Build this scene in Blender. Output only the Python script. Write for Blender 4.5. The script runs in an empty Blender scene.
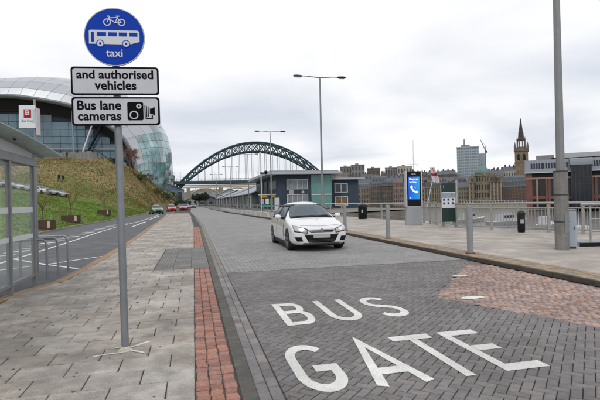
import bpy, bmesh, math, random
from mathutils import Vector, Matrix
from mathutils.bvhtree import BVHTree
random.seed(7)
R = math.radians
sc = bpy.context.scene
COL = sc.collection

# ------------------------------------------------------------ camera, sky, sun
CAM_H, YAW, PITCH, ROLL, FPX = 1.52, 12.9, 0.12, 1.3, 465.0
cd = bpy.data.cameras.new('camera'); cam = bpy.data.objects.new('camera', cd); COL.objects.link(cam)
cd.sensor_width = 36; cd.lens = 36 * FPX / 600; cd.clip_start = 0.05; cd.clip_end = 9000
CROT = Matrix.Rotation(R(-YAW), 3, 'Z') @ Matrix.Rotation(R(90 + PITCH), 3, 'X') @ Matrix.Rotation(R(-ROLL), 3, 'Z')
cam.matrix_world = Matrix.Translation((0, 0, CAM_H)) @ CROT.to_4x4()
sc.camera = cam

SUN_EL, SUN_AZ = R(48), R(205)          # behind and to the left of the photographer
w = bpy.data.worlds.new('World'); sc.world = w; w.use_nodes = True
nt = w.node_tree; nt.nodes.clear()
def N(t, **k):
    n = nt.nodes.new(t)
    for a, b in k.items(): setattr(n, a, b)
    return n
out = N('ShaderNodeOutputWorld'); bg = N('ShaderNodeBackground'); nt.links.new(bg.outputs[0], out.inputs[0])
sky = N('ShaderNodeTexSky', sky_type='NISHITA', sun_disc=False); sky.sun_elevation = SUN_EL; sky.sun_rotation = SUN_AZ
tc = N('ShaderNodeTexCoord'); sep = N('ShaderNodeSeparateXYZ'); nt.links.new(tc.outputs['Generated'], sep.inputs[0])
mx = N('ShaderNodeMath', operation='MAXIMUM'); nt.links.new(sep.outputs[2], mx.inputs[0]); mx.inputs[1].default_value = 0.0
ad = N('ShaderNodeMath', operation='ADD'); nt.links.new(mx.outputs[0], ad.inputs[0]); ad.inputs[1].default_value = 0.16
dv = N('ShaderNodeVectorMath', operation='DIVIDE'); nt.links.new(tc.outputs['Generated'], dv.inputs[0])
cb = N('ShaderNodeCombineXYZ')
for i in range(3): nt.links.new(ad.outputs[0], cb.inputs[i])
nt.links.new(cb.outputs[0], dv.inputs[1])
n1 = N('ShaderNodeTexNoise'); n1.inputs['Scale'].default_value = 0.75; n1.inputs['Detail'].default_value = 5; n1.inputs['Roughness'].default_value = 0.45
n1.inputs['Distortion'].default_value = 0.3
nt.links.new(dv.outputs[0], n1.inputs['Vector'])
rp = N('ShaderNodeValToRGB'); nt.links.new(n1.outputs['Fac'], rp.inputs[0])
rp.color_ramp.elements[0].position = 0.37; rp.color_ramp.elements[0].color = (6.3, 6.7, 7.45, 1)
rp.color_ramp.elements[1].position = 0.58; rp.color_ramp.elements[1].color = (9.3, 9.33, 9.5, 1)
mix = N('ShaderNodeMix', data_type='RGBA'); mix.inputs[0].default_value = 0.985
nt.links.new(sky.outputs[0], mix.inputs[6]); nt.links.new(rp.outputs[0], mix.inputs[7]); nt.links.new(mix.outputs[2], bg.inputs[0])
bg.inputs[1].default_value = 0.1
sl = bpy.data.lights.new('sun', 'SUN'); sl.energy = 0.9; sl.angle = R(14); sl.color = (1, 0.96, 0.9)
so = bpy.data.objects.new('sun', sl); COL.objects.link(so)
so.rotation_euler = (R(90) - SUN_EL, 0, R(180) - SUN_AZ)
sc.view_settings.view_transform = 'Standard'; sc.view_settings.look = 'None'
sc.view_settings.exposure = 0.15; sc.view_settings.gamma = 1

# ------------------------------------------------------------ helpers
def at(px, py, Y):
    """point of the place seen on a bearing, at distance Y up the road"""
    r = CROT @ Vector((px - 300, 200 - py, -FPX)); return Vector((0, 0, CAM_H)) + r * (Y / r.y)

MATS = {}
def mat(name, col, rough=0.75, metal=0.0, var=0.12, scale=2.0, bump=0.0, bscale=30.0, tone=False, col2=None, spec=0.4, coat=0, alpha=None, emit=0, stain=0, speck=0, chip=0):
    if name in MATS: return MATS[name]
    m = bpy.data.materials.new(name); m.use_nodes = True; t = m.node_tree; L = t.links
    b = t.nodes['Principled BSDF']
    b.inputs['Roughness'].default_value = rough; b.inputs['Metallic'].default_value = metal
    b.inputs['Specular IOR Level'].default_value = spec; b.inputs['Coat Weight'].default_value = coat
    g = t.nodes.new('ShaderNodeNewGeometry')
    nz = t.nodes.new('ShaderNodeTexNoise'); nz.inputs['Scale'].default_value = scale; nz.inputs['Detail'].default_value = 6; nz.inputs['Roughness'].default_value = 0.65
    L.new(g.outputs['Position'], nz.inputs['Vector'])
    mr = t.nodes.new('ShaderNodeMapRange'); mr.inputs[1].default_value = 0.3; mr.inputs[2].default_value = 0.7
    mr.inputs[3].default_value = 1 - var; mr.inputs[4].default_value = 1 + var
    L.new(nz.outputs['Fac'], mr.inputs[0])
    vm = t.nodes.new('ShaderNodeVectorMath'); vm.operation = 'SCALE'
    if col2:
        mm = t.nodes.new('ShaderNodeMix'); mm.data_type = 'RGBA'
        mm.inputs[6].default_value = (*col, 1); mm.inputs[7].default_value = (*col2, 1)
        n2 = t.nodes.new('ShaderNodeTexNoise'); n2.inputs['Scale'].default_value = scale * 0.37; n2.inputs['Detail'].default_value = 5
        L.new(g.outputs['Position'], n2.inputs['Vector'])
        m2 = t.nodes.new('ShaderNodeMapRange'); m2.inputs[1].default_value = 0.4; m2.inputs[2].default_value = 0.6
        L.new(n2.outputs['Fac'], m2.inputs[0]); L.new(m2.outputs[0], mm.inputs[0]); L.new(mm.outputs[2], vm.inputs[0])
    else: vm.inputs[0].default_value = col
    L.new(mr.outputs[0], vm.inputs[3]); last = vm
    if tone:
        a = t.nodes.new('ShaderNodeAttribute'); a.attribute_name = 'tone'
        v2 = t.nodes.new('ShaderNodeVectorMath'); v2.operation = 'MULTIPLY'
        L.new(vm.outputs[0], v2.inputs[0]); L.new(a.outputs['Color'], v2.inputs[1]); last = v2
    if stain:
        n3 = t.nodes.new('ShaderNodeTexNoise'); n3.inputs['Scale'].default_value = 0.9; n3.inputs['Detail'].default_value = 8; n3.inputs['Roughness'].default_value = 0.7
        L.new(g.outputs['Position'], n3.inputs['Vector'])
        m3 = t.nodes.new('ShaderNodeMapRange'); m3.inputs[1].default_value = 0.42; m3.inputs[2].default_value = 0.62; m3.inputs[3].default_value = 1 - stain; m3.inputs[4].default_value = 1.05
        L.new(n3.outputs['Fac'], m3.inputs[0])
        v3 = t.nodes.new('ShaderNodeVectorMath'); v3.operation = 'SCALE'; L.new(last.outputs[0], v3.inputs[0]); L.new(m3.outputs[0], v3.inputs[3]); last = v3
    if speck:
        n4 = t.nodes.new('ShaderNodeTexNoise'); n4.inputs['Scale'].default_value = 130; n4.inputs['Detail'].default_value = 3; n4.inputs['Roughness'].default_value = 0.8
        L.new(g.outputs['Position'], n4.inputs['Vector'])
        m4 = t.nodes.new('ShaderNodeMapRange'); m4.inputs[1].default_value = 0.35; m4.inputs[2].default_value = 0.65; m4.inputs[3].default_value = 1 - speck; m4.inputs[4].default_value = 1 + speck
        L.new(n4.outputs['Fac'], m4.inputs[0])
        v4 = t.nodes.new('ShaderNodeVectorMath'); v4.operation = 'SCALE'; L.new(last.outputs[0], v4.inputs[0]); L.new(m4.outputs[0], v4.inputs[3]); last = v4
    if chip:
        n7 = t.nodes.new('ShaderNodeTexNoise'); n7.inputs['Scale'].default_value = 38; n7.inputs['Detail'].default_value = 9; n7.inputs['Roughness'].default_value = 0.75
        L.new(g.outputs['Position'], n7.inputs['Vector'])
        m7 = t.nodes.new('ShaderNodeMapRange'); m7.inputs[1].default_value = chip; m7.inputs[2].default_value = chip + 0.035
        L.new(n7.outputs['Fac'], m7.inputs[0]); x7 = t.nodes.new('ShaderNodeMix'); x7.data_type = 'RGBA'; x7.inputs[7].default_value = (0.20, 0.19, 0.185, 1)
        L.new(m7.outputs[0], x7.inputs[0]); L.new(last.outputs[0], x7.inputs[6]); L.new(x7.outputs[2], b.inputs['Base Color'])
    else: L.new(last.outputs[0], b.inputs['Base Color'])
    if bump:
        nb = t.nodes.new('ShaderNodeTexNoise'); nb.inputs['Scale'].default_value = bscale; nb.inputs['Detail'].default_value = 5
        L.new(g.outputs['Position'], nb.inputs['Vector'])
        bp = t.nodes.new('ShaderNodeBump'); bp.inputs['Strength'].default_value = bump; bp.inputs['Distance'].default_value = 0.6 / bscale
        L.new(nb.outputs['Fac'], bp.inputs['Height']); L.new(bp.outputs[0], b.inputs['Normal'])
    if alpha is not None: b.inputs['Alpha'].default_value = alpha
    if emit:
        b.inputs['Emission Color'].default_value = (*col, 1); b.inputs['Emission Strength'].default_value = emit
    MATS[name] = m; return m

class MB:
    def __init__(s): s.v = []; s.f = []; s.t = []; s.m = []; s.cur = (1, 1, 1); s.mi = 0
    def face(s, pts):
        i = len(s.v); s.v += [tuple(p) for p in pts]; s.f.append(tuple(range(i, i + len(pts)))); s.t.append(s.cur); s.m.append(s.mi)
    def add(s, vs, fs, M=None):
        i = len(s.v)
        s.v += [tuple(M @ Vector(p)) for p in vs] if M else [tuple(p) for p in vs]
        for f in fs: s.f.append(tuple(i + k for k in f)); s.t.append(s.cur); s.m.append(s.mi)
    def box(s, x0, y0, z0, x1, y1, z1, M=None):
        vs = [(x0,y0,z0),(x1,y0,z0),(x1,y1,z0),(x0,y1,z0),(x0,y0,z1),(x1,y0,z1),(x1,y1,z1),(x0,y1,z1)]
        s.add(vs, [(0,3,2,1),(4,5,6,7),(0,1,5,4),(1,2,6,5),(2,3,7,6),(3,0,4,7)], M); return s
    def cyl(s, a, b, r0, r1=None, n=12, caps=True):
        a, b = Vector(a), Vector(b); r1 = r0 if r1 is None else r1
        d = (b - a).normalized(); u = d.orthogonal().normalized(); w_ = d.cross(u)
        vs = []
        for c, r in ((a, r0), (b, r1)):
            for k in range(n):
                q = 2 * math.pi * k / n; vs.append(c + u * math.cos(q) * r + w_ * math.sin(q) * r)
        fs = [(k, (k + 1) % n, n + (k + 1) % n, n + k) for k in range(n)]
        if caps: fs += [tuple(range(n - 1, -1, -1)), tuple(range(n, 2 * n))]
        s.add(vs, fs); return s
    def tube(s, path, r, n=8):
        P = [Vector(p) for p in path]; vs = []; u = None
        for i, p in enumerate(P):
            d = (P[min(i + 1, len(P) - 1)] - P[max(i - 1, 0)]).normalized()
            u = d.orthogonal().normalized() if u is None else (u - d * u.dot(d)).normalized()
            w_ = d.cross(u); rr = r[i] if isinstance(r, (list, tuple)) else r
            for k in range(n):
                q = 2 * math.pi * k / n; vs.append(p + u * math.cos(q) * rr + w_ * math.sin(q) * rr)
        fs = [(i * n + k, i * n + (k + 1) % n, (i + 1) * n + (k + 1) % n, (i + 1) * n + k) for i in range(len(P) - 1) for k in range(n)]
        fs += [tuple(range(n - 1, -1, -1)), tuple(range(len(vs) - n, len(vs)))]
        s.add(vs, fs); return s
    def prism(s, poly, a0, a1, axis='z', M=None):
        """poly: 2-D outline; axis z -> (x,y) outline, y -> (x,z) outline, x -> (y,z) outline"""
        n = len(poly)
        def P(p, a): return {'z': (p[0], p[1], a), 'y': (p[0], a, p[1]), 'x': (a, p[0], p[1])}[axis]
        vs = [P(p, a0) for p in poly] + [P(p, a1) for p in poly]
        fs = [tuple(range(n - 1, -1, -1)), tuple(range(n, 2 * n))] + [(k, (k + 1) % n, n + (k + 1) % n, n + k) for k in range(n)]
        s.add(vs, fs, M); return s
    def lathe(s, prof, n=16, c=(0, 0, 0)):
        vs = [(c[0] + r * math.cos(2*math.pi*k/n), c[1] + r * math.sin(2*math.pi*k/n), c[2] + z) for r, z in prof for k in range(n)]
        fs = [(i*n+k, i*n+(k+1)%n, (i+1)*n+(k+1)%n, (i+1)*n+k) for i in range(len(prof)-1) for k in range(n)]
        fs += [tuple(range(n-1, -1, -1)), tuple(range(len(vs)-n, len(vs)))]
        s.add(vs, fs); return s
    def mesh(s, name, mats, smooth=None, recalc=True):
        me = bpy.data.meshes.new(name); me.from_pydata(s.v, [], s.f)
        mats = mats if isinstance(mats, (list, tuple)) else [mats]
        for m in mats: me.materials.append(m)
        if len(mats) > 1: me.polygons.foreach_set('material_index', s.m)
        if any(m.node_tree.nodes.get('Attribute') for m in mats):
            at_ = me.color_attributes.new('tone', 'FLOAT_COLOR', 'CORNER'); buf = []
            for f, t in zip(s.f, s.t): buf += [t[0], t[1], t[2], 1.0] * len(f)
            at_.data.foreach_set('color', buf)
        if recalc:
            bm = bmesh.new(); bm.from_mesh(me); bmesh.ops.recalc_face_normals(bm, faces=bm.faces); bm.to_mesh(me); bm.free()
        if smooth:
            me.polygons.foreach_set('use_smooth', [True] * len(me.polygons))
            me.set_sharp_from_angle(angle=R(smooth))
        me.update(); return me
    def build(s, name, mats, parent=None, loc=(0, 0, 0), rz=0, smooth=None, bevel=0, recalc=True):
        return link(name, s.mesh(name, mats, smooth, recalc), parent, loc, rz, bevel)
def link(name, me, parent=None, loc=(0, 0, 0), rz=0, bevel=0):
    o = bpy.data.objects.new(name, me); COL.objects.link(o); o.location = loc; o.rotation_euler = (0, 0, rz); o.parent = parent
    if bevel:
        b = o.modifiers.new('bevel', 'BEVEL'); b.width = bevel; b.segments = 2; b.limit_method = 'ANGLE'; b.angle_limit = R(40)
    return o
def tag(o, label=None, cat=None, group=None, kind=None):
    if label: o['label'] = label
    if cat: o['category'] = cat
    if group: o['group'] = group
    if kind: o['kind'] = kind
    return o
def thing(name, label, cat, loc=(0, 0, 0), rz=0, group=None):
    o = bpy.data.objects.new(name, None); COL.objects.link(o); o.empty_display_size = 0.2
    o.location = loc; o.rotation_euler = (0, 0, rz); return tag(o, label, cat, group)
def struct(o): o['kind'] = 'structure'; return o
KIDS = {}
def kids(o): return [c for c in bpy.data.objects if c.parent == o]
def copy_tree(o, loc=None, rz=None, label=None, parent=None):
    c = o.copy(); COL.objects.link(c)
    if parent: c.parent = parent
    if loc is not None: c.location = loc
    if rz is not None: c.rotation_euler[2] = rz
    if label: c['label'] = label
    for ch in kids(o): copy_tree(ch, parent=c)
    return c
def bx(name, m, parent, x0, y0, z0, x1, y1, z1, bevel=0, mb=None):
    return MB().box(x0, y0, z0, x1, y1, z1).build(name, m, parent, bevel=bevel)

def stroke(mb, path, w_, z0, z1, closed=False):
    """a flat band of width w_ along a 2-D path, mitred"""
    P = [Vector(p) for p in path]; n = len(P); Ls, Rs = [], []
    for i in range(n):
        a = P[(i - 1) % n] if (closed or i > 0) else None; b = P[(i + 1) % n] if (closed or i < n - 1) else None
        d0 = (P[i] - a).normalized() if a is not None else None; d1 = (b - P[i]).normalized() if b is not None else None
        d0 = d0 or d1; d1 = d1 or d0
        n0 = Vector((-d0.y, d0.x)); n1_ = Vector((-d1.y, d1.x)); m_ = (n0 + n1_)
        m_ = m_.normalized() if m_.length > 1e-4 else n0
        k = min(1 / max(m_.dot(n0), 0.3), 2.5) * w_ / 2
        Ls.append(P[i] + m_ * k); Rs.append(P[i] - m_ * k)
    seg = range(n if closed else n - 1)
    out_ = []
    for i in seg:
        j = (i + 1) % n; out_.append([Ls[i], Rs[i], Rs[j], Ls[j]])
    return out_
def arc(cx, cy, rx, ry, a0, a1, n=10):
    return [(cx + rx * math.cos(R(a0 + (a1 - a0) * k / n)), cy + ry * math.sin(R(a0 + (a1 - a0) * k / n))) for k in range(n + 1)]

def text_mb(txt, width=None, height=None, bold=0.0, extrude=0.001, base=(0, 0), align='CENTER', name='lettering'):
    """lettering standing in the xz plane and facing -y, baseline centre at base"""
    cu = bpy.data.curves.new(name, 'FONT'); cu.body = txt; cu.size = 1; cu.offset = bold; cu.align_x = 'LEFT'; cu.resolution_u = 4
    o = bpy.data.objects.new(name, cu); COL.objects.link(o)
    dg = bpy.context.evaluated_depsgraph_get(); me = bpy.data.meshes.new_from_object(o.evaluated_get(dg))
    bpy.data.objects.remove(o); bpy.data.curves.remove(cu)
    mb = MB(); xs = [v.co.x for v in me.vertices]; ys = [v.co.y for v in me.vertices]
    x0, x1 = min(xs), max(xs)
    sx = (width / (x1 - x0)) if width else height / 0.73
    sy = (height / 0.73) if height else sx
    cx = (x0 + x1) / 2 if align == 'CENTER' else x0
    vs = [((v.co.x - cx) * sx + base[0], v.co.y * sy + base[1]) for v in me.vertices]
    n = len(vs)
    mb.v = [(x, -extrude, z) for x, z in vs]
    for p in me.polygons: mb.f.append(tuple(p.vertices)); mb.t.append((1, 1, 1)); mb.m.append(0)
    bpy.data.meshes.remove(me); return mb

# ------------------------------------------------------------ materials
slabM = mat('pavement_slab', (0.42, 0.378, 0.335), 0.85, var=0.24, scale=5, bump=0.5, bscale=90, tone=True, stain=0.34, speck=0.30)
slabR = mat('promenade_slab', (0.44, 0.395, 0.35), 0.85, var=0.10, scale=5, bump=0.3, bscale=70, tone=True, stain=0.22, speck=0.12)
jointM = mat('joint_dirt', (0.075, 0.068, 0.058), 0.95, var=0.3, scale=20)
paverM = mat('road_paver', (0.195, 0.182, 0.178), 0.78, var=0.16, scale=14, bump=0.5, bscale=140, tone=True, stain=0.18, speck=0.22)
paverF = mat('far_road_paver', (0.285, 0.276, 0.270), 0.8, var=0.1, scale=6, bump=0.3, bscale=120, tone=True, stain=0.14, speck=0.12)
redM = mat('red_sett', (0.35, 0.185, 0.145), 0.88, var=0.22, scale=30, bump=0.5, bscale=110, tone=True, speck=0.35)
cobM = mat('granite_cobble', (0.42, 0.305, 0.265), 0.88, var=0.25, scale=18, bump=0.6, bscale=90, tone=True, speck=0.3, stain=0.25)
tactM = mat('tactile_slab', (0.20, 0.20, 0.19), 0.85, var=0.15, scale=9, tone=True)
asphM = mat('asphalt', (0.125, 0.127, 0.135), 0.9, var=0.14, scale=3, bump=0.5, bscale=160, stain=0.18, speck=0.15)
asphD = mat('dark_asphalt_strip', (0.12, 0.112, 0.10), 0.9, var=0.25, scale=6, bump=0.5, bscale=160, speck=0.25, stain=0.2)
kerbM = mat('kerb_stone', (0.24, 0.225, 0.20), 0.85, var=0.2, scale=5, bump=0.3, bscale=60, tone=True)
tanM = mat('tan_sett', (0.30, 0.235, 0.165), 0.88, var=0.25, scale=12, bump=0.4, bscale=80, tone=True)
brownK = mat('brown_edging', (0.30, 0.20, 0.125), 0.88, var=0.25, scale=12, bump=0.4, bscale=80, tone=True)
whiteP = mat('road_paint', (0.76, 0.75, 0.71), 0.75, var=0.10, scale=30, stain=0.20, bump=0.5, bscale=90, speck=0.14, chip=0.605)
oldP = mat('worn_road_paint', (0.42, 0.42, 0.41), 0.8, var=0.25, scale=14, stain=0.3)
kerbShadeM = mat('kerb_shade', (0.028, 0.024, 0.020), 0.85, var=0.3, scale=9)
grassM = mat('grass', (0.052, 0.095, 0.018), 0.95, var=0.35, scale=1.6, bump=1.0, bscale=12, col2=(0.11, 0.11, 0.035))
galv = mat('galvanised_steel', (0.27, 0.29, 0.31), 0.42, metal=0.55, var=0.12, scale=6, bump=0.05, bscale=40)
steel = mat('grey_painted_steel', (0.24, 0.245, 0.25), 0.5, metal=0.3, var=0.08, scale=5)
darkS = mat('dark_steel', (0.06, 0.063, 0.067), 0.45, metal=0.4, var=0.1)
stain_s = mat('brushed_stainless', (0.45, 0.45, 0.44), 0.38, metal=0.75, var=0.12, scale=8)
blackM = mat('black_plastic', (0.006, 0.006, 0.008), 0.5, var=0.1, spec=0.25)
rubber = mat('tyre_rubber', (0.018, 0.018, 0.018), 0.85, var=0.2)
rimM = mat('alloy_rim', (0.16, 0.16, 0.17), 0.4, metal=0.6, var=0.05)
darkG = mat('dark_window_glass', (0.03, 0.04, 0.05), 0.12, var=0.2, scale=0.5, spec=0.6)
whiteM = mat('white_paint', (0.72, 0.72, 0.72), 0.45, var=0.04)

# ------------------------------------------------------------ ground, river, far bank
QUAY = [(17.5,-30),(17.0,4),(15.6,13.6),(12.7,19.2),(13.6,25),(13.3,40),(15,50),(30,60),(32,100),(30,160),(22,230),(8,330),(2,420),(-8,500),(-15,700),(-120,1100)]
mb = MB()
mb.face([(-3000,-300,-0.12)] + [(17.5,-300,-0.12)] + [(x, y, -0.12) for x, y in QUAY] + [(-3000, 1500, -0.12)])
groundM = mat('ground_earth', (0.17, 0.165, 0.155), 0.9, var=0.15, scale=0.5, bump=0.3, bscale=10)
g = mb.build('ground', groundM); struct(g)
waterM = mat('river_water', (0.10, 0.105, 0.095), 0.16, var=0.2, scale=0.1, bump=0.5, bscale=1.5, spec=0.5)
mb = MB(); mb.face([(-3000,-3000,-5),(3500,-3000,-5),(3500,3500,-5),(-3000,3500,-5)]); struct(mb.build('river', waterM))
stoneQ = mat('quay_stone', (0.20, 0.18, 0.15), 0.9, var=0.25, scale=0.7, bump=0.4, bscale=6)
mb = MB()
for (a, b) in zip(QUAY, QUAY[1:]):
    mb.face([(a[0], a[1], -6), (b[0], b[1], -6), (b[0], b[1], -0.10), (a[0], a[1], -0.10)])
tag(mb.build('quay_wall', stoneQ), 'stone quay wall below the promenade railing on the near bank', 'wall')

def smooth(a, b, x):
    t = min(max((x - a) / (b - a), 0), 1); return t * t * (3 - 2 * t)
def road_left(y):      # kerb between the left road and the grass
    return -8.9 + 0.8 * smooth(35, 60, y) - 1.0 * smooth(70, 130, y) + 2.2 * smooth(130, 220, y)
def hill_h(x, y):
    e = road_left(y)
    if x > e: return -0.10
    g1 = 0.02 + 0.185 * (e - x) * smooth(0, 2.0, e - x); g1 = min(g1, 9)
    c = 14.0 * math.sin(math.pi / 2 * min(max((e + 0.9 - x) / 15.5, 0), 1))
    s_ = smooth(92 + 0.1 * x, 134, y)
    h = g1 * (1 - s_) + c * s_
    h += 0.25 * math.sin(x * 0.7 + y * 0.23) * math.sin(y * 0.31) * smooth(1, 6, e - x)
    return h
def grid_mesh(name, xs_fn, ys, m, h, nx):
    mb = MB(); rows = []
    for y in ys:
        x0, x1 = xs_fn(y); rows.append([(x0 + (x1 - x0) * (k / nx) ** 1.6, y) for k in range(nx + 1)])
    vs = [(x, y, h(x, y)) for r in rows for x, y in r]
    fs = [(i*(nx+1)+k, i*(nx+1)+k+1, (i+1)*(nx+1)+k+1, (i+1)*(nx+1)+k) for i in range(len(ys)-1) for k in range(nx)]
    mb.add(vs, fs); return mb.build(name, m, smooth=80)
# grass bank: green below, dry and brown on the mound (grows that way up the slope)
bankM = mat('bank_grass', (0.10, 0.20, 0.02), 0.95, var=0.35, scale=1.1, bump=1.0, bscale=5, col2=(0.12, 0.145, 0.03))
t = bankM.node_tree; L = t.links; pb = t.nodes['Principled BSDF']; src = pb.inputs['Base Color'].links[0].from_socket
gp = t.nodes.new('ShaderNodeNewGeometry'); sp = t.nodes.new('ShaderNodeSeparateXYZ'); L.new(gp.outputs['Position'], sp.inputs[0])
nn = t.nodes.new('ShaderNodeTexNoise'); nn.inputs['Scale'].default_value = 0.09; nn.inputs['Detail'].default_value = 6; L.new(gp.outputs['Position'], nn.inputs['Vector'])
ma = t.nodes.new('ShaderNodeMath'); ma.operation = 'MULTIPLY_ADD'; L.new(nn.outputs['Fac'], ma.inputs[0]); ma.inputs[1].default_value = 75; L.new(sp.outputs[1], ma.inputs[2])
mr = t.nodes.new('ShaderNodeMapRange'); mr.inputs[1].default_value = 118; mr.inputs[2].default_value = 150; L.new(ma.outputs[0], mr.inputs[0])
n5 = t.nodes.new('ShaderNodeTexNoise'); n5.inputs['Scale'].default_value = 0.16; n5.inputs['Detail'].default_value = 12; n5.inputs['Roughness'].default_value = 0.72; L.new(gp.outputs['Position'], n5.inputs['Vector'])
r5 = t.nodes.new('ShaderNodeValToRGB'); L.new(n5.outputs['Fac'], r5.inputs[0])
r5.color_ramp.elements[0].position = 0.34; r5.color_ramp.elements[0].color = (0.12, 0.135, 0.04, 1)
r5.color_ramp.elements[1].position = 0.62; r5.color_ramp.elements[1].color = (0.30, 0.22, 0.11, 1)
mm = t.nodes.new('ShaderNodeMix'); mm.data_type = 'RGBA'; L.new(mr.outputs[0], mm.inputs[0]); L.new(src, mm.inputs[6]); L.new(r5.outputs[0], mm.inputs[7])
n6 = t.nodes.new('ShaderNodeTexNoise'); n6.inputs['Scale'].default_value = 2.2; n6.inputs['Detail'].default_value = 8; n6.inputs['Roughness'].default_value = 0.8; L.new(gp.outputs['Position'], n6.inputs['Vector'])
m6 = t.nodes.new('ShaderNodeMapRange'); m6.inputs[1].default_value = 0.3; m6.inputs[2].default_value = 0.7; m6.inputs[3].default_value = 0.55; m6.inputs[4].default_value = 1.4; L.new(n6.outputs['Fac'], m6.inputs[0])
v6 = t.nodes.new('ShaderNodeVectorMath'); v6.operation = 'SCALE'; L.new(mm.outputs[2], v6.inputs[0]); L.new(m6.outputs[0], v6.inputs[3]); L.new(v6.outputs[0], pb.inputs['Base Color'])
ys = [2 + 1.5 * i for i in range(40)] + [62 + 2.2 * i for i in range(60)] + [200, 215, 235, 260, 290, 330, 380]
struct(grid_mesh('grass_bank', lambda y: (road_left(y) + 0.3, -150), ys, bankM, hill_h, 70))

def on_bank(px, py):
    for i in range(400):
        p = at(px, py, 20 + i * 0.6)
        if hill_h(p.x, p.y) >= p.z and p.x < road_left(p.y): return p
    return at(px, py, 135)
# far bank and the hills behind the city
def far_edge(y):
    pts = [(-400, 170), (0, 172), (165, 168), (260, 166), (400, 150), (500, 140), (700, 60), (900, -10), (1200, -100)]
    for (a, xa), (b, xb) in zip(pts, pts[1:]):
        if a <= y <= b: return xa + (xb - xa) * (y - a) / (b - a)
    return -100
def far_h(x, y):
    e = far_edge(y); d = x - e
    if d < 0: return -7
    return -2.2 + 20 * smooth(25, 210, d) + 16 * smooth(250, 700, d) + 1.5 * math.sin(x * 0.03) * math.sin(y * 0.02 + 1)
mb = MB(); ys = list(range(-300, 1200, 25)); nx = 40
vs = []; 
for y in ys:
    e = far_edge(y)
    for k in range(nx + 1):
        d = 0 if k == 0 else 0.01 + (k - 1) * 6.0 + ((k - 1) ** 2) * 0.55
        x = e + d; vs.append((x, y, -7 if k == 0 else far_h(x, y)))
mb.add(vs, [(i*(nx+1)+k, i*(nx+1)+k+1, (i+1)*(nx+1)+k+1, (i+1)*(nx+1)+k) for i in range(len(ys)-1) for k in range(nx)])
farM = mat('city_slope', (0.13, 0.125, 0.10), 0.95, var=0.3, scale=0.05, bump=0.4, bscale=0.6, col2=(0.10, 0.12, 0.07))
struct(mb.build('far_bank', farM, smooth=60))
def ridge_h(x, y): return -1 + 30 * smooth(620, 1000, y) * (0.75 + 0.25 * math.sin(x * 0.013 + 1.2)) + 3 * math.sin(x * 0.05) * smooth(620, 700, y)
mb = MB(); nx = 60; ys = [600 + 25 * i for i in range(30)]
vs = [(-500 + 25 * k, y, ridge_h(-500 + 25 * k, y)) for y in ys for k in range(nx + 1)]
mb.add(vs, [(i*(nx+1)+k, i*(nx+1)+k+1, (i+1)*(nx+1)+k+1, (i+1)*(nx+1)+k) for i in range(len(ys)-1) for k in range(nx)])
struct(mb.build('wooded_hill', mat('hill_green', (0.085, 0.09, 0.055), 0.95, var=0.4, scale=0.04, col2=(0.13, 0.12, 0.09)), smooth=60))

# ------------------------------------------------------------ paving
def tile_mb(mb, cx, cy, lx, ly, ch, z, tilt=0.0, rot=0.0, tone=(1, 1, 1), skirt=0.02, jit=0.0):
    """one paving piece: top face, chamfer, sides"""
    mb.cur = tone; hx, hy = lx / 2, ly / 2; vs = []
    c, s_ = math.cos(rot), math.sin(rot); ax, ay = random.uniform(-tilt, tilt), random.uniform(-tilt, tilt)
    J = [(random.uniform(-jit, jit), random.uniform(-jit, jit)) for _ in range(4)]
    for (k, zz) in ((0, -skirt), (0, -ch * 0.8), (ch, 0)):
        for q, (sx, sy) in enumerate(((-1, -1), (1, -1), (1, 1), (-1, 1))):
            x, y = sx * (hx - k) + J[q][0], sy * (hy - k) + J[q][1]
            vs.append((cx + c * x - s_ * y, cy + s_ * x + c * y, z + zz + ax * x + ay * y))
    fs = [(8, 9, 10, 11)] + [(a + 4, (a + 1) % 4 + 4, (a + 1) % 4 + 8, a + 8) for a in range(4)] + [(a, (a + 1) % 4, (a + 1) % 4 + 4, a + 4) for a in range(4)]
    mb.add(vs, fs)
def tile_poly(mb, cx, cy, P, ch, z, tone, skirt):
    mb.cur = tone; n = len(P); vs = []
    for k, zz in ((0, -skirt), (0, -ch * .8), (ch, 0)):
        for x, y in P: L_ = math.hypot(x, y) or 1; vs.append((cx + x * (1 - k / L_), cy + y * (1 - k / L_), z + zz))
    mb.add(vs, [tuple(range(2*n, 3*n))] + [(a + n, (a+1) % n + n, (a+1) % n + 2*n, a + 2*n) for a in range(n)] + [(a, (a+1) % n, (a+1) % n + n, a + n) for a in range(n)])
def grey(a, b, warm=0.0):
    g_ = random.uniform(a, b); k = random.uniform(-warm, warm); return (g_ * (1 + k), g_, g_ * (1 - k))
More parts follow.
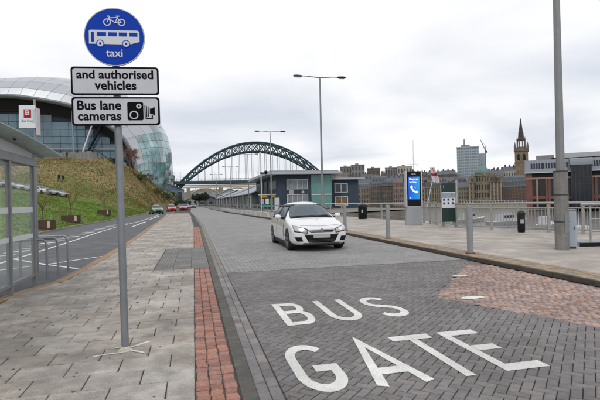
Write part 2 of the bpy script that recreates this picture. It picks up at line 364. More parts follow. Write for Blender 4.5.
def pave(base, name, cells, m, ch, tone_fn, z=0.0, tilt=0.0, limit=290, jit=0.0, zj=0.001, variants=10, skirt=0.02, kind_mesh=True):
    """cells: (cx, cy, lx, ly, rot). The nearest ones are single pieces under base, the rest one part of kind stuff"""
    cells = sorted(cells, key=lambda c: math.hypot(c[0], c[1]))
    cache = {}
    for c in cells[:limit]:
        if len(c) > 5:
            mb = MB(); tile_poly(mb, 0, 0, c[5], ch, 0, tone_fn(), skirt); o = mb.build(name, m, base, (c[0], c[1], z), recalc=False); continue
        key = (round(c[2], 3), round(c[3], 3)); lst = cache.setdefault(key, [])
        if len(lst) < variants:
            mb = MB(); tile_mb(mb, 0, 0, c[2], c[3], ch, 0, tilt, 0, tone_fn(), skirt, jit); lst.append(mb.mesh(name, m, recalc=False)); me = lst[-1]
        else: me = random.choice(lst)
        o = bpy.data.objects.new(name, me); COL.objects.link(o); o.parent = base
        o.location = (c[0], c[1], z + random.uniform(-zj, zj)); o.rotation_euler[2] = c[4]
    rest = cells[limit:]
    if rest:
        mb = MB()
        for c in rest:
            if len(c) > 5: tile_poly(mb, c[0], c[1], c[5], ch, z, tone_fn(), skirt); continue
            tile_mb(mb, c[0], c[1], c[2], c[3], ch, z + random.uniform(-zj, zj), tilt, c[4], tone_fn(), skirt, jit)
        tag(mb.build(name + '_field', m, base, recalc=False), kind='stuff')

def foot_left(y):       # left edge of the footway
    pts = [(-5, -3.6), (7.6, -3.15), (9.5, -2.95), (10, -2.6), (13, -2.5), (17, -2.48), (21, -2.5), (30, -2.68), (53, -3.1), (100, -3.65), (300, -5)]
    for (a, xa), (b, xb) in zip(pts, pts[1:]):
        if a <= y <= b: return xa + (xb - xa) * (y - a) / (b - a)
    return -5
def road_l(y):          # left edge of the main road follows a gentle bend
    return -0.25 * smooth(30, 50, y) - 0.75 * smooth(50, 90, y) - 0.9 * smooth(90, 140, y) - 3 * smooth(140, 260, y)
def kerb_r(y):
    return 6.45 - 0.6 * smooth(35, 50, y) - 1.1 * smooth(50, 75, y) - 0.8 * smooth(75, 120, y) - 3.5 * smooth(130, 260, y)
YS = [-6, 0, 3, 6, 9, 12, 15, 18, 21, 25, 30, 35, 40, 45, 50, 55, 60, 66, 72, 80, 90, 100, 115, 130, 150, 175, 200, 230, 260]
def strip(name, fa, fb, z, m, ys=YS):
    mb = MB(); vs = []
    for y in ys: vs += [(fa(y), y, z), (fb(y), y, z)]
    mb.add(vs, [(2*i, 2*i+1, 2*i+3, 2*i+2) for i in range(len(ys) - 1)]); return struct(mb.build(name, m))
pavement = strip('pavement', lambda y: foot_left(y) + 0.0, lambda y: road_l(y) + 0.35, -0.014, jointM)
road = strip('road', lambda y: road_l(y) + 0.35, lambda y: kerb_r(y) + 0.03, -0.016, jointM)
left_road = strip('asphalt_road', lambda y: min(road_left(y) - 0.1, -5) if y > 0 else -9, lambda y: foot_left(y) + 0.25 if y > 5 else -3.1, -0.05, asphM)
promenade = strip('promenade', lambda y: kerb_r(y) + 0.30, lambda y: max(kerb_r(y) + 3, 0), 0.072, jointM)
# promenade base following the quay edge
mb = MB(); mb.face([(6.78, -20, 0.071)] + [(x - 0.05, y, 0.071) for x, y in QUAY if y < 110] + [(7.5, 100, 0.071), (4.7, 99, 0.071), (kerb_r(75) + 0.35, 75, 0.071), (kerb_r(50) + 0.35, 50, 0.071), (kerb_r(36) + 0.35, 36, 0.071)])
bpy.data.objects.remove(promenade)
promenade = struct(mb.build('promenade', mat('promenade_bed', (0.20, 0.185, 0.165), 0.9, var=0.2, scale=2)))

# footway slabs, half bond
cells = []; r = 0; y = 2.3
while y < 75:
    ly = 0.37 if y < 28 else 0.74; x = -0.02 - (0 if r % 2 else 0.23); k = 0
    while x > foot_left(y) + 0.1:
        wd = 0.46 if y < 28 else 0.92
        if x - wd < foot_left(y): wd = x - foot_left(y)
        cells.append((x - wd / 2 + (road_l(y)), y + ly / 2, wd - 0.009, ly - 0.013, random.uniform(-0.008, 0.008))); x -= wd
    if not r % 2 == 1: cells.append((-0.02 - 0.115 + road_l(y), y + ly / 2, 0.23 - 0.010, ly - 0.006, 0))
    y += ly; r += 1
cut = []
for c in cells:
    if 11.18 < c[1] < 16.36:
        x1 = c[0] + c[2] / 2; x0 = c[0] - c[2] / 2
        if x0 > -0.95: continue
        if x1 > -0.94: x1 = -0.94; c = ((x0 + x1) / 2, c[1], x1 - x0, c[3], 0)
        if x1 - x0 < 0.03: continue
    cut.append(c)
cells = cut
pave(pavement, 'paving_slab', cells, slabM, 0.007, lambda: grey(0.88, 1.10, 0.03), 0, 0.006, 295, 0.003, 0.003, 20)
# ribbed slabs where people cross
ribs = []
def rib_mesh(tone):
    mb = MB(); tile_mb(mb, 0, 0, 0.408, 0.392, 0.004, 0, 0, 0, tone, 0.02)
    for k in range(6):
        x = -0.165 + k * 0.066; mb.box(x - 0.016, -0.185, -0.001, x + 0.016, 0.185, 0.008)
    return mb.mesh('ribbed_slab', tactM, recalc=False)
ribs = [rib_mesh(grey(0.85, 1.15)) for _ in range(5)]
for i in range(13):
    for j in range(3):
        o = bpy.data.objects.new('ribbed_slab', random.choice(ribs)); COL.objects.link(o); o.parent = pavement
        o.location = (-0.93 + 0.2 + 0.415 * j + 0.02, 11.38 + 0.3985 * i, 0)
# red setts
cells = []; y = 2.2
while y < 30.6:
    if not 11.14 < y < 16.41:
        off = random.uniform(-0.004, 0.004)
        for k in range(3): cells.append((0.040 + k * 0.113 + off + road_l(y), y + random.uniform(-.012, .012), 0.106 + random.uniform(-0.010, 0.004), 0.100 + random.uniform(-0.012, 0.006), random.uniform(-0.07, 0.07)))
    y += 0.108
pave(pavement, 'red_sett', cells, redM, 0.009, lambda: grey(0.70, 1.22, 0.08), 0.000, 0.025, 295, 0.004, 0.004, 30)
rg = random.Random(5); mb = MB()
for _ in range(150):
    x, y = rg.uniform(-2.4, -0.1), 2.8 + 14 * rg.random() ** 1.5; r_ = rg.uniform(.010, .022)
    mb.prism([(x + r_ * rg.uniform(.7, 1.1) * math.cos(k * 1.047), y + r_ * rg.uniform(.7, 1.1) * math.sin(k * 1.047)) for k in range(6)], 0.003, 0.0055)
tag(mb.build('gum_spots', mat('old_gum', (0.13, 0.12, 0.11), 0.9), pavement), kind='stuff')
# smooth dark strip and the two rows of channel blocks
strip('channel_strip', lambda y: road_l(y) + 0.34, lambda y: road_l(y) + 0.462, -0.004, asphD)
cells = []; y = 2.2
while y < 60:
    for k in range(2): cells.append((0.512 + 0.098 * k + road_l(y), y + (0.1 if k else 0), 0.092, 0.194, random.uniform(-0.01, 0.01)))
    y += 0.2
pave(road, 'channel_block', [c for c in cells if c[1] < 10.2], paverM, 0.006, lambda: grey(0.9, 1.5, 0.04), -0.002, 0.006, 290, 0.001, 0.0015)
pave(road, 'pale_channel_block', [c for c in cells if c[1] >= 10.2], kerbM, 0.006, lambda: grey(0.8, 1.1, 0.02), -0.001, 0.005, 0)
# herringbone road blocks; cobbled corner at the right
COB = [(3.60, 6.50), (6.45, 10.0), (6.45, -1), (5.95, -1), (5.1, 2.9), (4.5, 4.43)]
def inside(x, y, P):
    c = False; n = len(P)
    for i in range(n):
        x1, y1 = P[i]; x2, y2 = P[(i + 1) % n]
        if (y1 > y) != (y2 > y) and x < (x2 - x1) * (y - y1) / (y2 - y1) + x1: c = not c
    return c
near, far = [], []
def clip(P, a_, b_, c_):      # keep a*x + b*y <= c
    o = []
    for i in range(len(P)):
        p, q = P[i], P[(i + 1) % len(P)]; dp, dq = a_*p[0]+b_*p[1]-c_, a_*q[0]+b_*q[1]-c_
        if dp <= 0: o.append(p)
        if (dp < 0) != (dq < 0) and dp != dq: t_ = dp / (dp - dq); o.append((p[0]+(q[0]-p[0])*t_, p[1]+(q[1]-p[1])*t_))
    return o
def area(P): return abs(sum(P[i][0]*P[(i+1)%len(P)][1]-P[(i+1)%len(P)][0]*P[i][1] for i in range(len(P)))) / 2
a = 0.084; q_ = math.sqrt(.5)
for i in range(-105, 120):          # nearest stretch: blocks laid diagonally
    for j in range(-105, 130):
        k = (i + j) % 4
        if k == 0: cx, cy, lx, ly = (i + 1) * a, (j + 0.5) * a, 0.160, 0.076
        elif k == 2: cx, cy, lx, ly = (i + 0.5) * a, (j + 1) * a, 0.076, 0.160
        else: continue
        X, Yy = 3.5 + (cx - cy) * q_, 6.0 + (cx + cy) * q_
        if not (0.5 < X < 6.6 and 2.0 < Yy < 10.3) or inside(X, Yy, COB): continue
        P = [(X + (sx*lx/2 - sy*ly/2) * q_, Yy + (sx*lx/2 + sy*ly/2) * q_) for sx, sy in ((-1,-1),(1,-1),(1,1),(-1,1))]
        x0_, x1_ = 0.668, 6.48
        if min(p[0] for p in P) < x0_ or max(p[0] for p in P) > x1_ or max(p[1] for p in P) > 10.125:
            P = clip(clip(clip(P, -1, 0, -x0_), 1, 0, x1_), 0, 1, 10.125)
            if len(P) < 3 or area(P) < 0.0007: continue
            cx_, cy_ = sum(p[0] for p in P) / len(P), sum(p[1] for p in P) / len(P)
            near.append((cx_, cy_, 0, 0, 0, [(p[0]-cx_, p[1]-cy_) for p in P]))
        else: near.append((X, Yy, lx, ly, R(45) + random.uniform(-0.012, 0.012)))
a = 0.1
for i in range(-10, 90):
    for j in range(70, 620):
        k = (i + j) % 4
        if k == 0: cx, cy, lx, ly = (i + 1) * a, (j + 0.5) * a, 0.194, 0.094
        elif k == 2: cx, cy, lx, ly = (i + 0.5) * a, (j + 1) * a, 0.094, 0.194
        else: continue
        X, Yy = 0.66 + cx, 2.0 + cy
        if Yy < 10.2 or Yy > 48: continue
        x0_, x1_, y0_, y1_ = max(X - lx / 2, road_l(Yy) + 0.665), min(X + lx / 2, kerb_r(Yy) + 0.03), max(Yy - ly / 2, 10.215), Yy + ly / 2
        if x1_ - x0_ < 0.02 or y1_ - y0_ < 0.02: continue
        far.append(((x0_ + x1_) / 2, (y0_ + y1_) / 2, x1_ - x0_, y1_ - y0_, random.uniform(-0.01, 0.01)))
pave(road, 'road_block', near, paverM, 0.005, lambda: grey(0.84, 1.15, 0.02), -0.001, 0.010, 298, 0.001, 0.0015, 24)
pave(road, 'pale_road_block', far, paverF, 0.006, lambda: grey(0.9, 1.08, 0.015), -0.001, 0.004, 0)
bx('seam_strip', asphD, road, 0.66, 10.13, -0.012, 6.43, 10.21, -0.003)
mb = MB(); mb.face([(x, y, -0.009) for x, y in COB]); mb.build('cobble_bed', mat('cobble_mortar', (0.20, 0.145, 0.12), 0.95, var=0.25, scale=12), road)
cells = []; y = -0.9; r = 0
while y < 10.0:
    x = 3.5 + (r % 2) * 0.06
    while x < 6.42:
        yy = y + 0.12 * math.sin(x * 1.7) - 0.25 * (x - 3.5)
        if inside(x, yy, COB) and x + 0.05 < 6.44: cells.append((x, yy, 0.086 + random.uniform(-0.02, 0.006), 0.074 + random.uniform(-0.014, 0.006), random.uniform(-0.3, 0.2)))
        x += 0.091 + random.uniform(-.006, .006)
    y += 0.081; r += 1
pave(road, 'cobble', cells, cobM, 0.009, lambda: grey(0.68, 1.2, 0.12), 0.001, 0.04, 298, 0.008, 0.003, 40)
strip('gutter', lambda y: kerb_r(y) - 0.035, lambda y: kerb_r(y) + 0.035, 0.012, kerbShadeM)  # dark strip that paints in the shade line at the kerb foot
# far road surface beyond the built blocks
strip('road_surface', lambda y: road_l(y) + 0.45, lambda y: kerb_r(y) + 0.03, -0.003, mat('far_road', (0.265, 0.257, 0.252), 0.8, var=0.08, scale=2), [48, 55, 60, 66, 72, 80, 90, 100, 115, 130, 150, 175, 200, 230, 260, 300, 360])
# kerbs
def kerb(name, fx, w0, w1, z0, z1, y0, y1, step, m, parent, tone=(0.85, 1.12, 0.04), ch=0.01):
    y = y0; n = 0
    while y < y1:
        st = step if y < 40 else step * 4
        xa, xb = fx(y), fx(y + st); mb = MB(); mb.cur = grey(*tone)
        mb.prism([(xa + w0, y + 0.006), (xa + w1, y + 0.006), (xb + w1, y + st - 0.006), (xb + w0, y + st - 0.006)], z0, z1)
        mb.build(name, m, parent, bevel=ch if y < 25 else 0); y += st; n += 1
kerb('kerb_stone', kerb_r, 0.03, 0.10, -0.05, 0.088, 1.0, 150, 0.915, mat('dark_kerb', (0.085, 0.072, 0.06), 0.85, var=0.3, scale=6, tone=True), promenade)  # kerb stones darkened in colour for the shade on their face
cells = []; y = 1.0
while y < 40:
    for k in range(5): cells.append((kerb_r(y) + 0.158 + 0.113 * k, y, 0.105, 0.104, random.uniform(-0.05, 0.05)))
    y += 0.114
pave(promenade, 'tan_sett', cells, tanM, 0.008, lambda: grey(0.75, 1.2, 0.06), 0.088, 0.02, 290, 0.004, 0.003, 16)
cells = []; r = 0; y = 1.2
def quay_x(y):
    for (a, b) in zip(QUAY, QUAY[1:]):
        if a[1] <= y <= b[1]: return a[0] + (b[0] - a[0]) * (y - a[1]) / (b[1] - a[1])
    return 15
while y < 46:
    x = kerb_r(y) + 0.66
    if r % 2: cells.append((x + 0.15, y, 0.29, 0.59, 0)); x += 0.3
    while x + 0.6 < quay_x(y) - 0.1: cells.append((x + 0.3, y, 0.592, 0.592, random.uniform(-0.003, 0.003))); x += 0.6
    y += 0.6; r += 1
pave(promenade, 'paving_slab', cells, slabR, 0.006, lambda: grey(0.88, 1.08, 0.02), 0.090, 0.002, 295, 0.001, 0.001)
kerb('edging_stone', foot_left, -0.22, -0.115, -0.07, 0.0, 2.5, 120, 0.6, brownK, pavement)
kerb('edging_stone', foot_left, -0.11, -0.005, -0.07, 0.006, 2.5, 120, 0.6, brownK, pavement, (0.95, 1.3, 0.05))
kerb('kerb_stone', road_left, -0.02, 0.13, -0.1, 0.04, 8, 200, 0.915, kerbM, left_road)

# ------------------------------------------------------------ road markings
def letter(parent, strokes, x0, y0, name='letter', w_=0.094, k=1.65, z=0.0015):
    mb = MB(); n = 0
    for s_ in strokes:
        for q in stroke(mb, s_, w_, 0, 0): mb.prism([(p.x, p.y * k) for p in q], 0.0 + n * 0.0002, 0.0022 + n * 0.0002)
        n += 1
    return mb.build(name, whiteP, parent, (x0, y0, z))
H_ = 1.24 / 1.65
marking = thing('road_lettering', 'white words BUS GATE painted on the dark block road', 'road marking', (0, 0, 0))
i_ = 0.052
G_ = [arc(0.22, H_ - 0.24, 0.17, 0.19, 35, 180, 12) + arc(0.22, 0.24, 0.17, 0.19, 180, 342, 14) + [(0.385, 0.325), (0.20, 0.325)]]
A_ = [[(0.04, 0), (0.25, H_ - 0.04), (0.46, 0)], [(0.125, 0.19), (0.375, 0.19)]]
T_ = [[(0.0, H_ - i_), (0.46, H_ - i_)], [(0.23, 0), (0.23, H_ - 2 * i_)]]
E_ = [[(0.44, H_ - i_), (i_, H_ - i_), (i_, i_), (0.44, i_)], [(2 * i_, H_ / 2 + 0.01), (0.36, H_ / 2 + 0.01)]]
B_ = [[(i_, 0.0), (i_, H_)], [(2 * i_, H_ - i_)] + arc(0.25, H_ - i_ - 0.145, 0.10, 0.145, 90, -90, 10) + [(2 * i_, H_ - i_ - 0.29)], [(2 * i_, H_ - i_ - 0.29)] + arc(0.26, i_ + 0.178, 0.12, 0.178, 90, -90, 10) + [(2 * i_, i_)]]
U_ = [[(i_, H_), (i_, 0.24)] + arc(0.225, 0.225, 0.173, 0.173, 180, 360, 14) + [(0.398, H_)]]
S_ = [arc(0.22, H_ - 0.205, 0.162, 0.155, 25, 245, 16) + [(0.22, H_ / 2)] + arc(0.22, 0.205, 0.168, 0.155, 62, -155, 16)]
for st, x in ((G_, 0.83), (A_, 1.43), (T_, 2.04), (E_, 2.62)): letter(marking, st, x, 3.54)
for st, x in ((B_, 1.08), (U_, 1.70), (S_, 2.36)): letter(marking, st, x, 5.56)

def band(name, label, path, wd, z, m, group=None):
    mb = MB()
    for q in stroke(mb, path, wd, 0, 0): mb.prism([(p.x, p.y) for p in q], z, z + 0.003)
    return tag(mb.build(name, m), label, 'road marking', group)
lz = -0.045
band('edge_line', 'long white line along the middle of the left road towards the red car', [(-5.5, 9), (-5.32, 15.6), (-5.3, 20.5), (-5.45, 29.7), (-5.4, 36), (-4.95, 45), (-4.9, 60), (-5.6, 90)], 0.12, lz, whiteP)
band('bay_line', 'white line slanting from the hatching to the brown edging', [(-5.3, 15.6), (-4.0, 13.9), (-2.85, 12.55)], 0.10, lz + 0.001, whiteP)
band('bay_line', 'white line crossing the asphalt behind the cycle hoops', [(-5.2, 12.6), (-3.8, 13.95), (-2.75, 15.3)], 0.10, lz + 0.002, whiteP)
band('bay_line', 'faint grey line across the asphalt halfway along the left road', [(-5.25, 20.5), (-2.7, 20.2)], 0.10, lz, oldP)
hatch = thing('hatched_marking', 'row of worn white hatching bars beside the long line on the left road', 'road marking')
for k in range(22):
    y = 14 + k * 1.25; x = -5.65 if y < 40 else -5.2
    MB().prism([(x - 0.75, y), (x - 0.15, y + 0.5), (x - 0.15, y + 0.95), (x - 0.75, y + 0.45)], lz, lz + 0.003).build('bar', oldP if k % 3 else whiteP, hatch)
arw = MB()
arw.prism([(-4.35, 35), (-4.20, 35), (-4.20, 41), (-4.0, 41), (-4.28, 44.5), (-4.55, 41), (-4.35, 41)], lz, lz + 0.003)
tag(arw.build('lane_arrow', whiteP), 'long white arrow painted on the left road near the footway', 'road marking')
arw = MB()
arw.prism([(-4.5, 50), (-4.35, 50), (-4.35, 58), (-4.1, 58), (-4.42, 63), (-4.75, 58), (-4.5, 58)], lz, lz + 0.003)
tag(arw.build('lane_arrow', whiteP), 'farther white arrow on the left road before the dark green car', 'road marking')
for (x, y, s_, lab) in ((4.05, 6.25, 1.0, 'small white paint patch near the tip of the cobbled corner'), (4.96, 8.05, 0.8, 'small white paint patch in the middle of the pink cobbles')):
    mb = MB(); mb.prism([(x - 0.19 * s_, y - 0.02), (x - 0.02, y - 0.09), (x + 0.2 * s_, y - 0.04), (x + 0.17 * s_, y + 0.06), (x, y + 0.09), (x - 0.14, y + 0.06)], 0.006, 0.012)
    tag(mb.build('paint_patch', whiteP), lab, 'paint mark')

# ------------------------------------------------------------ the big sign
blueS = mat('sign_blue', (0.0, 0.045, 0.42), 0.45, var=0.05, scale=4, spec=0.15)
faceS = mat('sign_face', (0.56, 0.57, 0.61), 0.5, var=0.05, scale=10, bump=0.02, bscale=300)
rimS = mat('sign_black', (0.003, 0.003, 0.005), 0.6, var=0.05, spec=0.1)
symW = mat('sign_white', (0.66, 0.68, 0.72), 0.4, var=0.03)
backS = mat('sign_back', (0.25, 0.26, 0.27), 0.5, metal=0.4)
sg = thing('bus_lane_sign', 'blue round bus, bicycle and taxi sign over two white plates on a grey pole', 'road sign', (-0.73, 5.17, 0), R(-4.2))
sg.rotation_euler[1] = R(-0.55)
MB().cyl((0, 0, -0.05), (0, 0, 3.5), 0.038, n=24).build('pole', galv, sg, smooth=40)
mb = MB(); mb.lathe([(0.075, -0.002), (0.062, 0.012), (0.045, 0.03), (0.039, 0.04)], 20); mb.build('pole_collar', mat('mortar', (0.5, 0.46, 0.38), 0.9, var=0.25, scale=30, bump=0.4, bscale=80), sg, smooth=60)
for z in (3.12, 3.42, 2.80, 2.88, 2.42, 2.54): MB().box(-0.05, -0.05, z, 0.05, 0.045, z + 0.03).build('clamp', darkS, sg, bevel=0.003)
def rrect(x0, z0, x1, z1, r, n=6):
    o = []
    for cx, cz, a in ((x1 - r, z1 - r, 0), (x0 + r, z1 - r, 90), (x0 + r, z0 + r, 180), (x1 - r, z0 + r, 270)): o += arc(cx, cz, r, r, a, a + 90, n)
    return o
CX, CZ, CR = 0.005, 3.262, 0.302
disc = arc(CX, CZ, CR, CR, 0, 360, 64)[:-1]
MB().prism(disc, -0.062, -0.050, 'y').build('disc_back', backS, sg)
mb = MB(); mb.prism(arc(CX, CZ, CR - 0.001, CR - 0.001, 0, 360, 64)[:-1], -0.0645, -0.062, 'y'); mb.build('disc_rim', faceS, sg)
face = MB().prism(arc(CX, CZ, CR - 0.010, CR - 0.010, 0, 360, 64)[:-1], -0.0665, -0.0645, 'y').build('disc', blueS, sg)
def flat(name, polys, m, parent, y0=-0.068, th=0.0012):
    mb = MB()
    for k, p in enumerate(polys): mb.prism(p, y0 - th - 0.00003 * k, y0 + 0.0005, 'y')
    return mb.build(name, m, parent)
def sflat(name, paths, wd, m, parent, y0=-0.068, th=0.0012, closed=False):
    return flat(name, [[(p.x, p.y) for p in q] for s_ in paths for q in stroke(None, s_, wd, 0, 0, closed)], m, parent, y0, th)
# bus: body with windows and wheels
bz = 3.262
bw = flat('bus_symbol', [[(-0.245, bz - 0.075), (-0.243, bz + 0.06), (-0.225, bz + 0.068), (0.235, bz + 0.068), (0.255, bz + 0.055), (0.255, bz - 0.05), (0.15, bz - 0.078)]], symW, sg)
flat('bus_door', [[(-0.222, bz - 0.055), (-0.222, bz + 0.045), (-0.195, bz + 0.045), (-0.195, bz - 0.055)]], blueS, bw, -0.0695)
for x0, x1 in ((-0.165, -0.075), (-0.055, 0.03), (0.05, 0.13), (0.155, 0.235)): flat('bus_window', [[(x0, bz + 0.005), (x0, bz + 0.045), (x1, bz + 0.045), (x1, bz + 0.005)]], blueS, bw, -0.0695)
for x in (-0.135, 0.12):
    flat('bus_wheel', [arc(x, bz - 0.072, 0.040, 0.040, 0, 360, 24)[:-1]], blueS, bw, -0.0696)
    flat('bus_tyre', [arc(x, bz - 0.072, 0.031, 0.031, 0, 360, 24)[:-1]], symW, bw, -0.0709)
    flat('bus_hub', [arc(x, bz - 0.072, 0.012, 0.012, 0, 360, 16)[:-1]], blueS, bw, -0.0722)
# bicycle
qz = bz + 0.150
bk = sflat('bicycle_frame', [[(-0.062, qz), (-0.036, qz + 0.060), (-0.052, qz + 0.064), (-0.060, qz + 0.056)], [(-0.044, qz + 0.045), (0.044, qz + 0.050)], [(-0.042, qz + 0.038), (0.018, qz - 0.006), (0.080, qz)], [(0.018, qz - 0.006), (0.046, qz + 0.062)], [(0.040, qz + 0.040), (0.080, qz)], [(0.026, qz + 0.064), (0.062, qz + 0.064)]], 0.009, symW, sg, -0.0685)
for x in (-0.062, 0.080): sflat('bicycle_wheel', [arc(x, qz, 0.033, 0.033, 0, 360, 24)], 0.011, symW, bk, -0.068)
text_mb('taxi', width=0.165, bold=0.012, base=(0, 3.058)).build('taxi_lettering', symW, sg, loc=(0, -0.0668, 0))
def plate(z0, z1, name):
    p = MB().prism(rrect(-0.435, z0, 0.435, z1, 0.032), -0.060, -0.050, 'y').build(name, rimS, sg)
    MB().prism(rrect(-0.417, z0 + 0.018, 0.417, z1 - 0.018, 0.024), -0.0625, -0.060, 'y').build('plate_face', faceS, p)
    return p
p1 = plate(2.660, 2.953, 'upper_plate'); p2 = plate(2.345, 2.640, 'lower_plate')
text_mb('and authorised', width=0.76, bold=0.027, base=(0, 2.83)).build('lettering', rimS, p1, loc=(0, -0.0628, 0))
text_mb('vehicles', width=0.415, bold=0.027, base=(0, 2.718)).build('lettering', rimS, p1, loc=(0, -0.0628, 0))
text_mb('Bus lane', width=0.43, bold=0.027, base=(-0.165, 2.512)).build('lettering', rimS, p2, loc=(0, -0.0628, 0))
text_mb('cameras', width=0.425, bold=0.027, base=(-0.165, 2.402)).build('lettering', rimS, p2, loc=(0, -0.0628, 0))
cmz = 2.492
cm = flat('camera_symbol', [rrect(0.11, cmz - 0.095, 0.27, cmz + 0.095, 0.018)], rimS, p2, -0.0628)
flat('lens_ring', [arc(0.175, cmz - 0.04, 0.044, 0.044, 0, 360, 28)[:-1]], faceS, cm, -0.0642)
flat('lens', [arc(0.175, cmz - 0.04, 0.031, 0.031, 0, 360, 28)[:-1]], rimS, cm, -0.0655)
flat('flash_ring', [arc(0.226, cmz + 0.052, 0.026, 0.026, 0, 360, 20)[:-1]], faceS, cm, -0.0642)
flat('flash_dot', [arc(0.226, cmz + 0.052, 0.010, 0.010, 0, 360, 12)[:-1]], rimS, cm, -0.0655)
for k, (x, a_) in enumerate(((0.282, 0.072), (0.298, 0.065), (0.314, 0.058))): flat('bellows', [[(x, cmz - a_), (x, cmz + a_ - 0.01), (x + 0.009, cmz + a_ - 0.01), (x + 0.009, cmz - a_)]], rimS, cm, -0.0628)
flat('camera_back', [[(0.335, cmz - 0.028), (0.335, cmz + 0.028), (0.352, cmz + 0.028), (0.385, cmz + 0.045), (0.385, cmz - 0.045), (0.352, cmz - 0.028)]], rimS, cm, -0.0628)
flat('camera_foot', [[(0.29, cmz - 0.085), (0.29, cmz - 0.073), (0.352, cmz - 0.073), (0.352, cmz - 0.04), (0.364, cmz - 0.04), (0.364, cmz - 0.085)]], rimS, cm, -0.0628)
# paint strokes round the pole base
spl = thing('paint_splash', 'white paint strokes splashed on the slabs at the foot of the sign pole', 'paint mark')
for p in ([(-1.02, 5.02), (-0.9, 5.06), (-0.74, 5.08)], [(-0.70, 5.22), (-0.60, 5.32), (-0.50, 5.40)], [(-0.66, 5.12), (-0.56, 5.04), (-0.53, 5.00)], [(-0.84, 5.25), (-0.72, 5.33)]):
    mb = MB()
    for q in stroke(None, p, random.uniform(.018, .03), 0, 0): mb.prism([(v.x, v.y) for v in q], 0.002, 0.007)
    mb.build('stroke', whiteP, spl)

# ------------------------------------------------------------ cycle hoops
for k, (x0, y0, x1, y1, lab) in enumerate(((-3.95, 11.25, -3.15, 11.15, 'nearest grey steel cycle hoop beside the bus shelter'), (-3.87, 11.75, -3.06, 11.65, 'middle grey steel cycle hoop of three beside the shelter'), (-3.80, 12.45, -3.02, 12.35, 'farthest grey steel cycle hoop of three, next to the white bay lines'))):
    hz = 0.80; ux = Vector((x1 - x0, y1 - y0, 0)); L_ = ux.length; ux.normalize()
    pts = [(0, -0.06), (0, hz - 0.12)] + [(0.12 - 0.12 * math.cos(R(t_)), hz - 0.12 + 0.12 * math.sin(R(t_))) for t_ in (15, 30, 45, 60, 75, 90)] + [(L_ - 0.12 + 0.12 * math.sin(R(t_)), hz - 0.12 + 0.12 * math.cos(R(t_))) for t_ in (15, 30, 45, 60, 75, 90)] + [(L_, -0.06)]
    mb = MB(); mb.tube([(x0 + ux.x * s_, y0 + ux.y * s_, z) for s_, z in pts], 0.027, 12)
    tag(mb.build('cycle_hoop', galv, smooth=50), lab, 'cycle stand', 'cycle hoops by the shelter')

# ------------------------------------------------------------ bus shelter (runs towards the camera, its end just in frame)
glassM = mat('shelter_glass', (0.62, 0.72, 0.70), 0.05, var=0.02, alpha=0.13, spec=0.6)
frostM = mat('glass_band', (0.70, 0.76, 0.76), 0.5, var=0.03, alpha=0.75)
canopyM = mat('canopy_sheet', (0.42, 0.50, 0.45), 0.45, var=0.15, scale=6, spec=0.4, alpha=0.72, stain=0.2)
sh = thing('bus_shelter', 'bus shelter with curved greenish canopy and glass panels at the left edge', 'bus shelter')
PY = [3.2, 4.9, 6.6, 8.89, 10.13]
for y in PY: MB().box(-3.13, y - 0.035, -0.02, -3.05, y + 0.035, 2.42).build('post', steel, sh, bevel=0.005)
for y in (3.2, 6.6, 10.13): MB().box(-5.0, y - 0.035, -0.02, -4.93, y + 0.035, 2.42).build('post', steel, sh, bevel=0.005)
MB().box(-3.14, 3.1, 2.32, -3.04, 10.30, 2.47).build('beam', steel, sh, bevel=0.01)
MB().box(-5.0, 3.1, 2.32, -4.92, 10.30, 2.47).build('beam', steel, sh, bevel=0.01)
MB().box(-4.92, 10.2, 2.34, -3.14, 10.28, 2.45).build('beam', steel, sh, bevel=0.01)
for a_, b_ in zip(PY, PY[1:]):
    gp_ = MB().box(-3.094, a_ + 0.045, 0.22, -3.086, b_ - 0.045, 2.30).build('glass_panel', glassM, sh)
    MB().box(-3.100, a_ + 0.05, 1.42, -3.080, b_ - 0.05, 1.52).build('glass_band', frostM, gp_)
    MB().box(-3.100, a_ + 0.05, 0.92, -3.080, b_ - 0.05, 1.00).build('glass_band', frostM, gp_)
    MB().box(-3.12, a_ + 0.04, 0.16, -3.06, b_ - 0.04, 0.215).build('bottom_rail', steel, sh)
MB().box(-4.9, 10.13 - 0.006, 0.25, -4.1, 10.13 + 0.006, 2.28).build('glass_panel', glassM, sh)
# canopy: arched along its length, drooping to the far end
def can_z(y, o=0.0): return 3.16 + o - 0.0300 * max(y - 4.6, 0) ** 2.0 * (1 if y > 4.6 else 0) * 0.55
ysn = [3.0 + 0.31 * i for i in range(26)]
def can_edge(y): return -2.75 + 0.30 * smooth(11.9, 8.5, y) if False else -2.72
mb = MB(); vs = []; nc = 9
for y in ysn:
    zz = 2.80 - 0.013 * max(y - 7.0, 0) ** 2
    for k in range(nc + 1):
        u = k / nc; x = -5.4 + u * 2.70; vs.append((x, y, zz - 0.20 * (1 - u) ** 1.5 - 0.03 * u))
n_ = nc + 1
mb.add(vs, [(i*n_+k, i*n_+k+1, (i+1)*n_+k+1, (i+1)*n_+k) for i in range(len(ysn)-1) for k in range(nc)])
c_ = mb.build('canopy', canopyM, sh, smooth=60)
so_ = c_.modifiers.new('solid', 'SOLIDIFY'); so_.thickness = 0.02
for xx, dz, rr in ((-3.09, -0.03, 0.04), (-4.95, -0.20, 0.04)):
    mb = MB(); mb.tube([(xx, y, 2.80 - 0.013 * max(y - 7.0, 0) ** 2 + dz - 0.02) for y in ysn], rr, 8); mb.build('arched_rib', steel, sh, smooth=60)
for i, y in enumerate(ysn[4:22:3]): MB().cyl((-3.0, y, 2.745 - 0.013 * max(y - 7.0, 0) ** 2), (-2.96, y, 2.775 - 0.013 * max(y - 7.0, 0) ** 2), 0.038, n=10).build('bolt', blackM, sh)
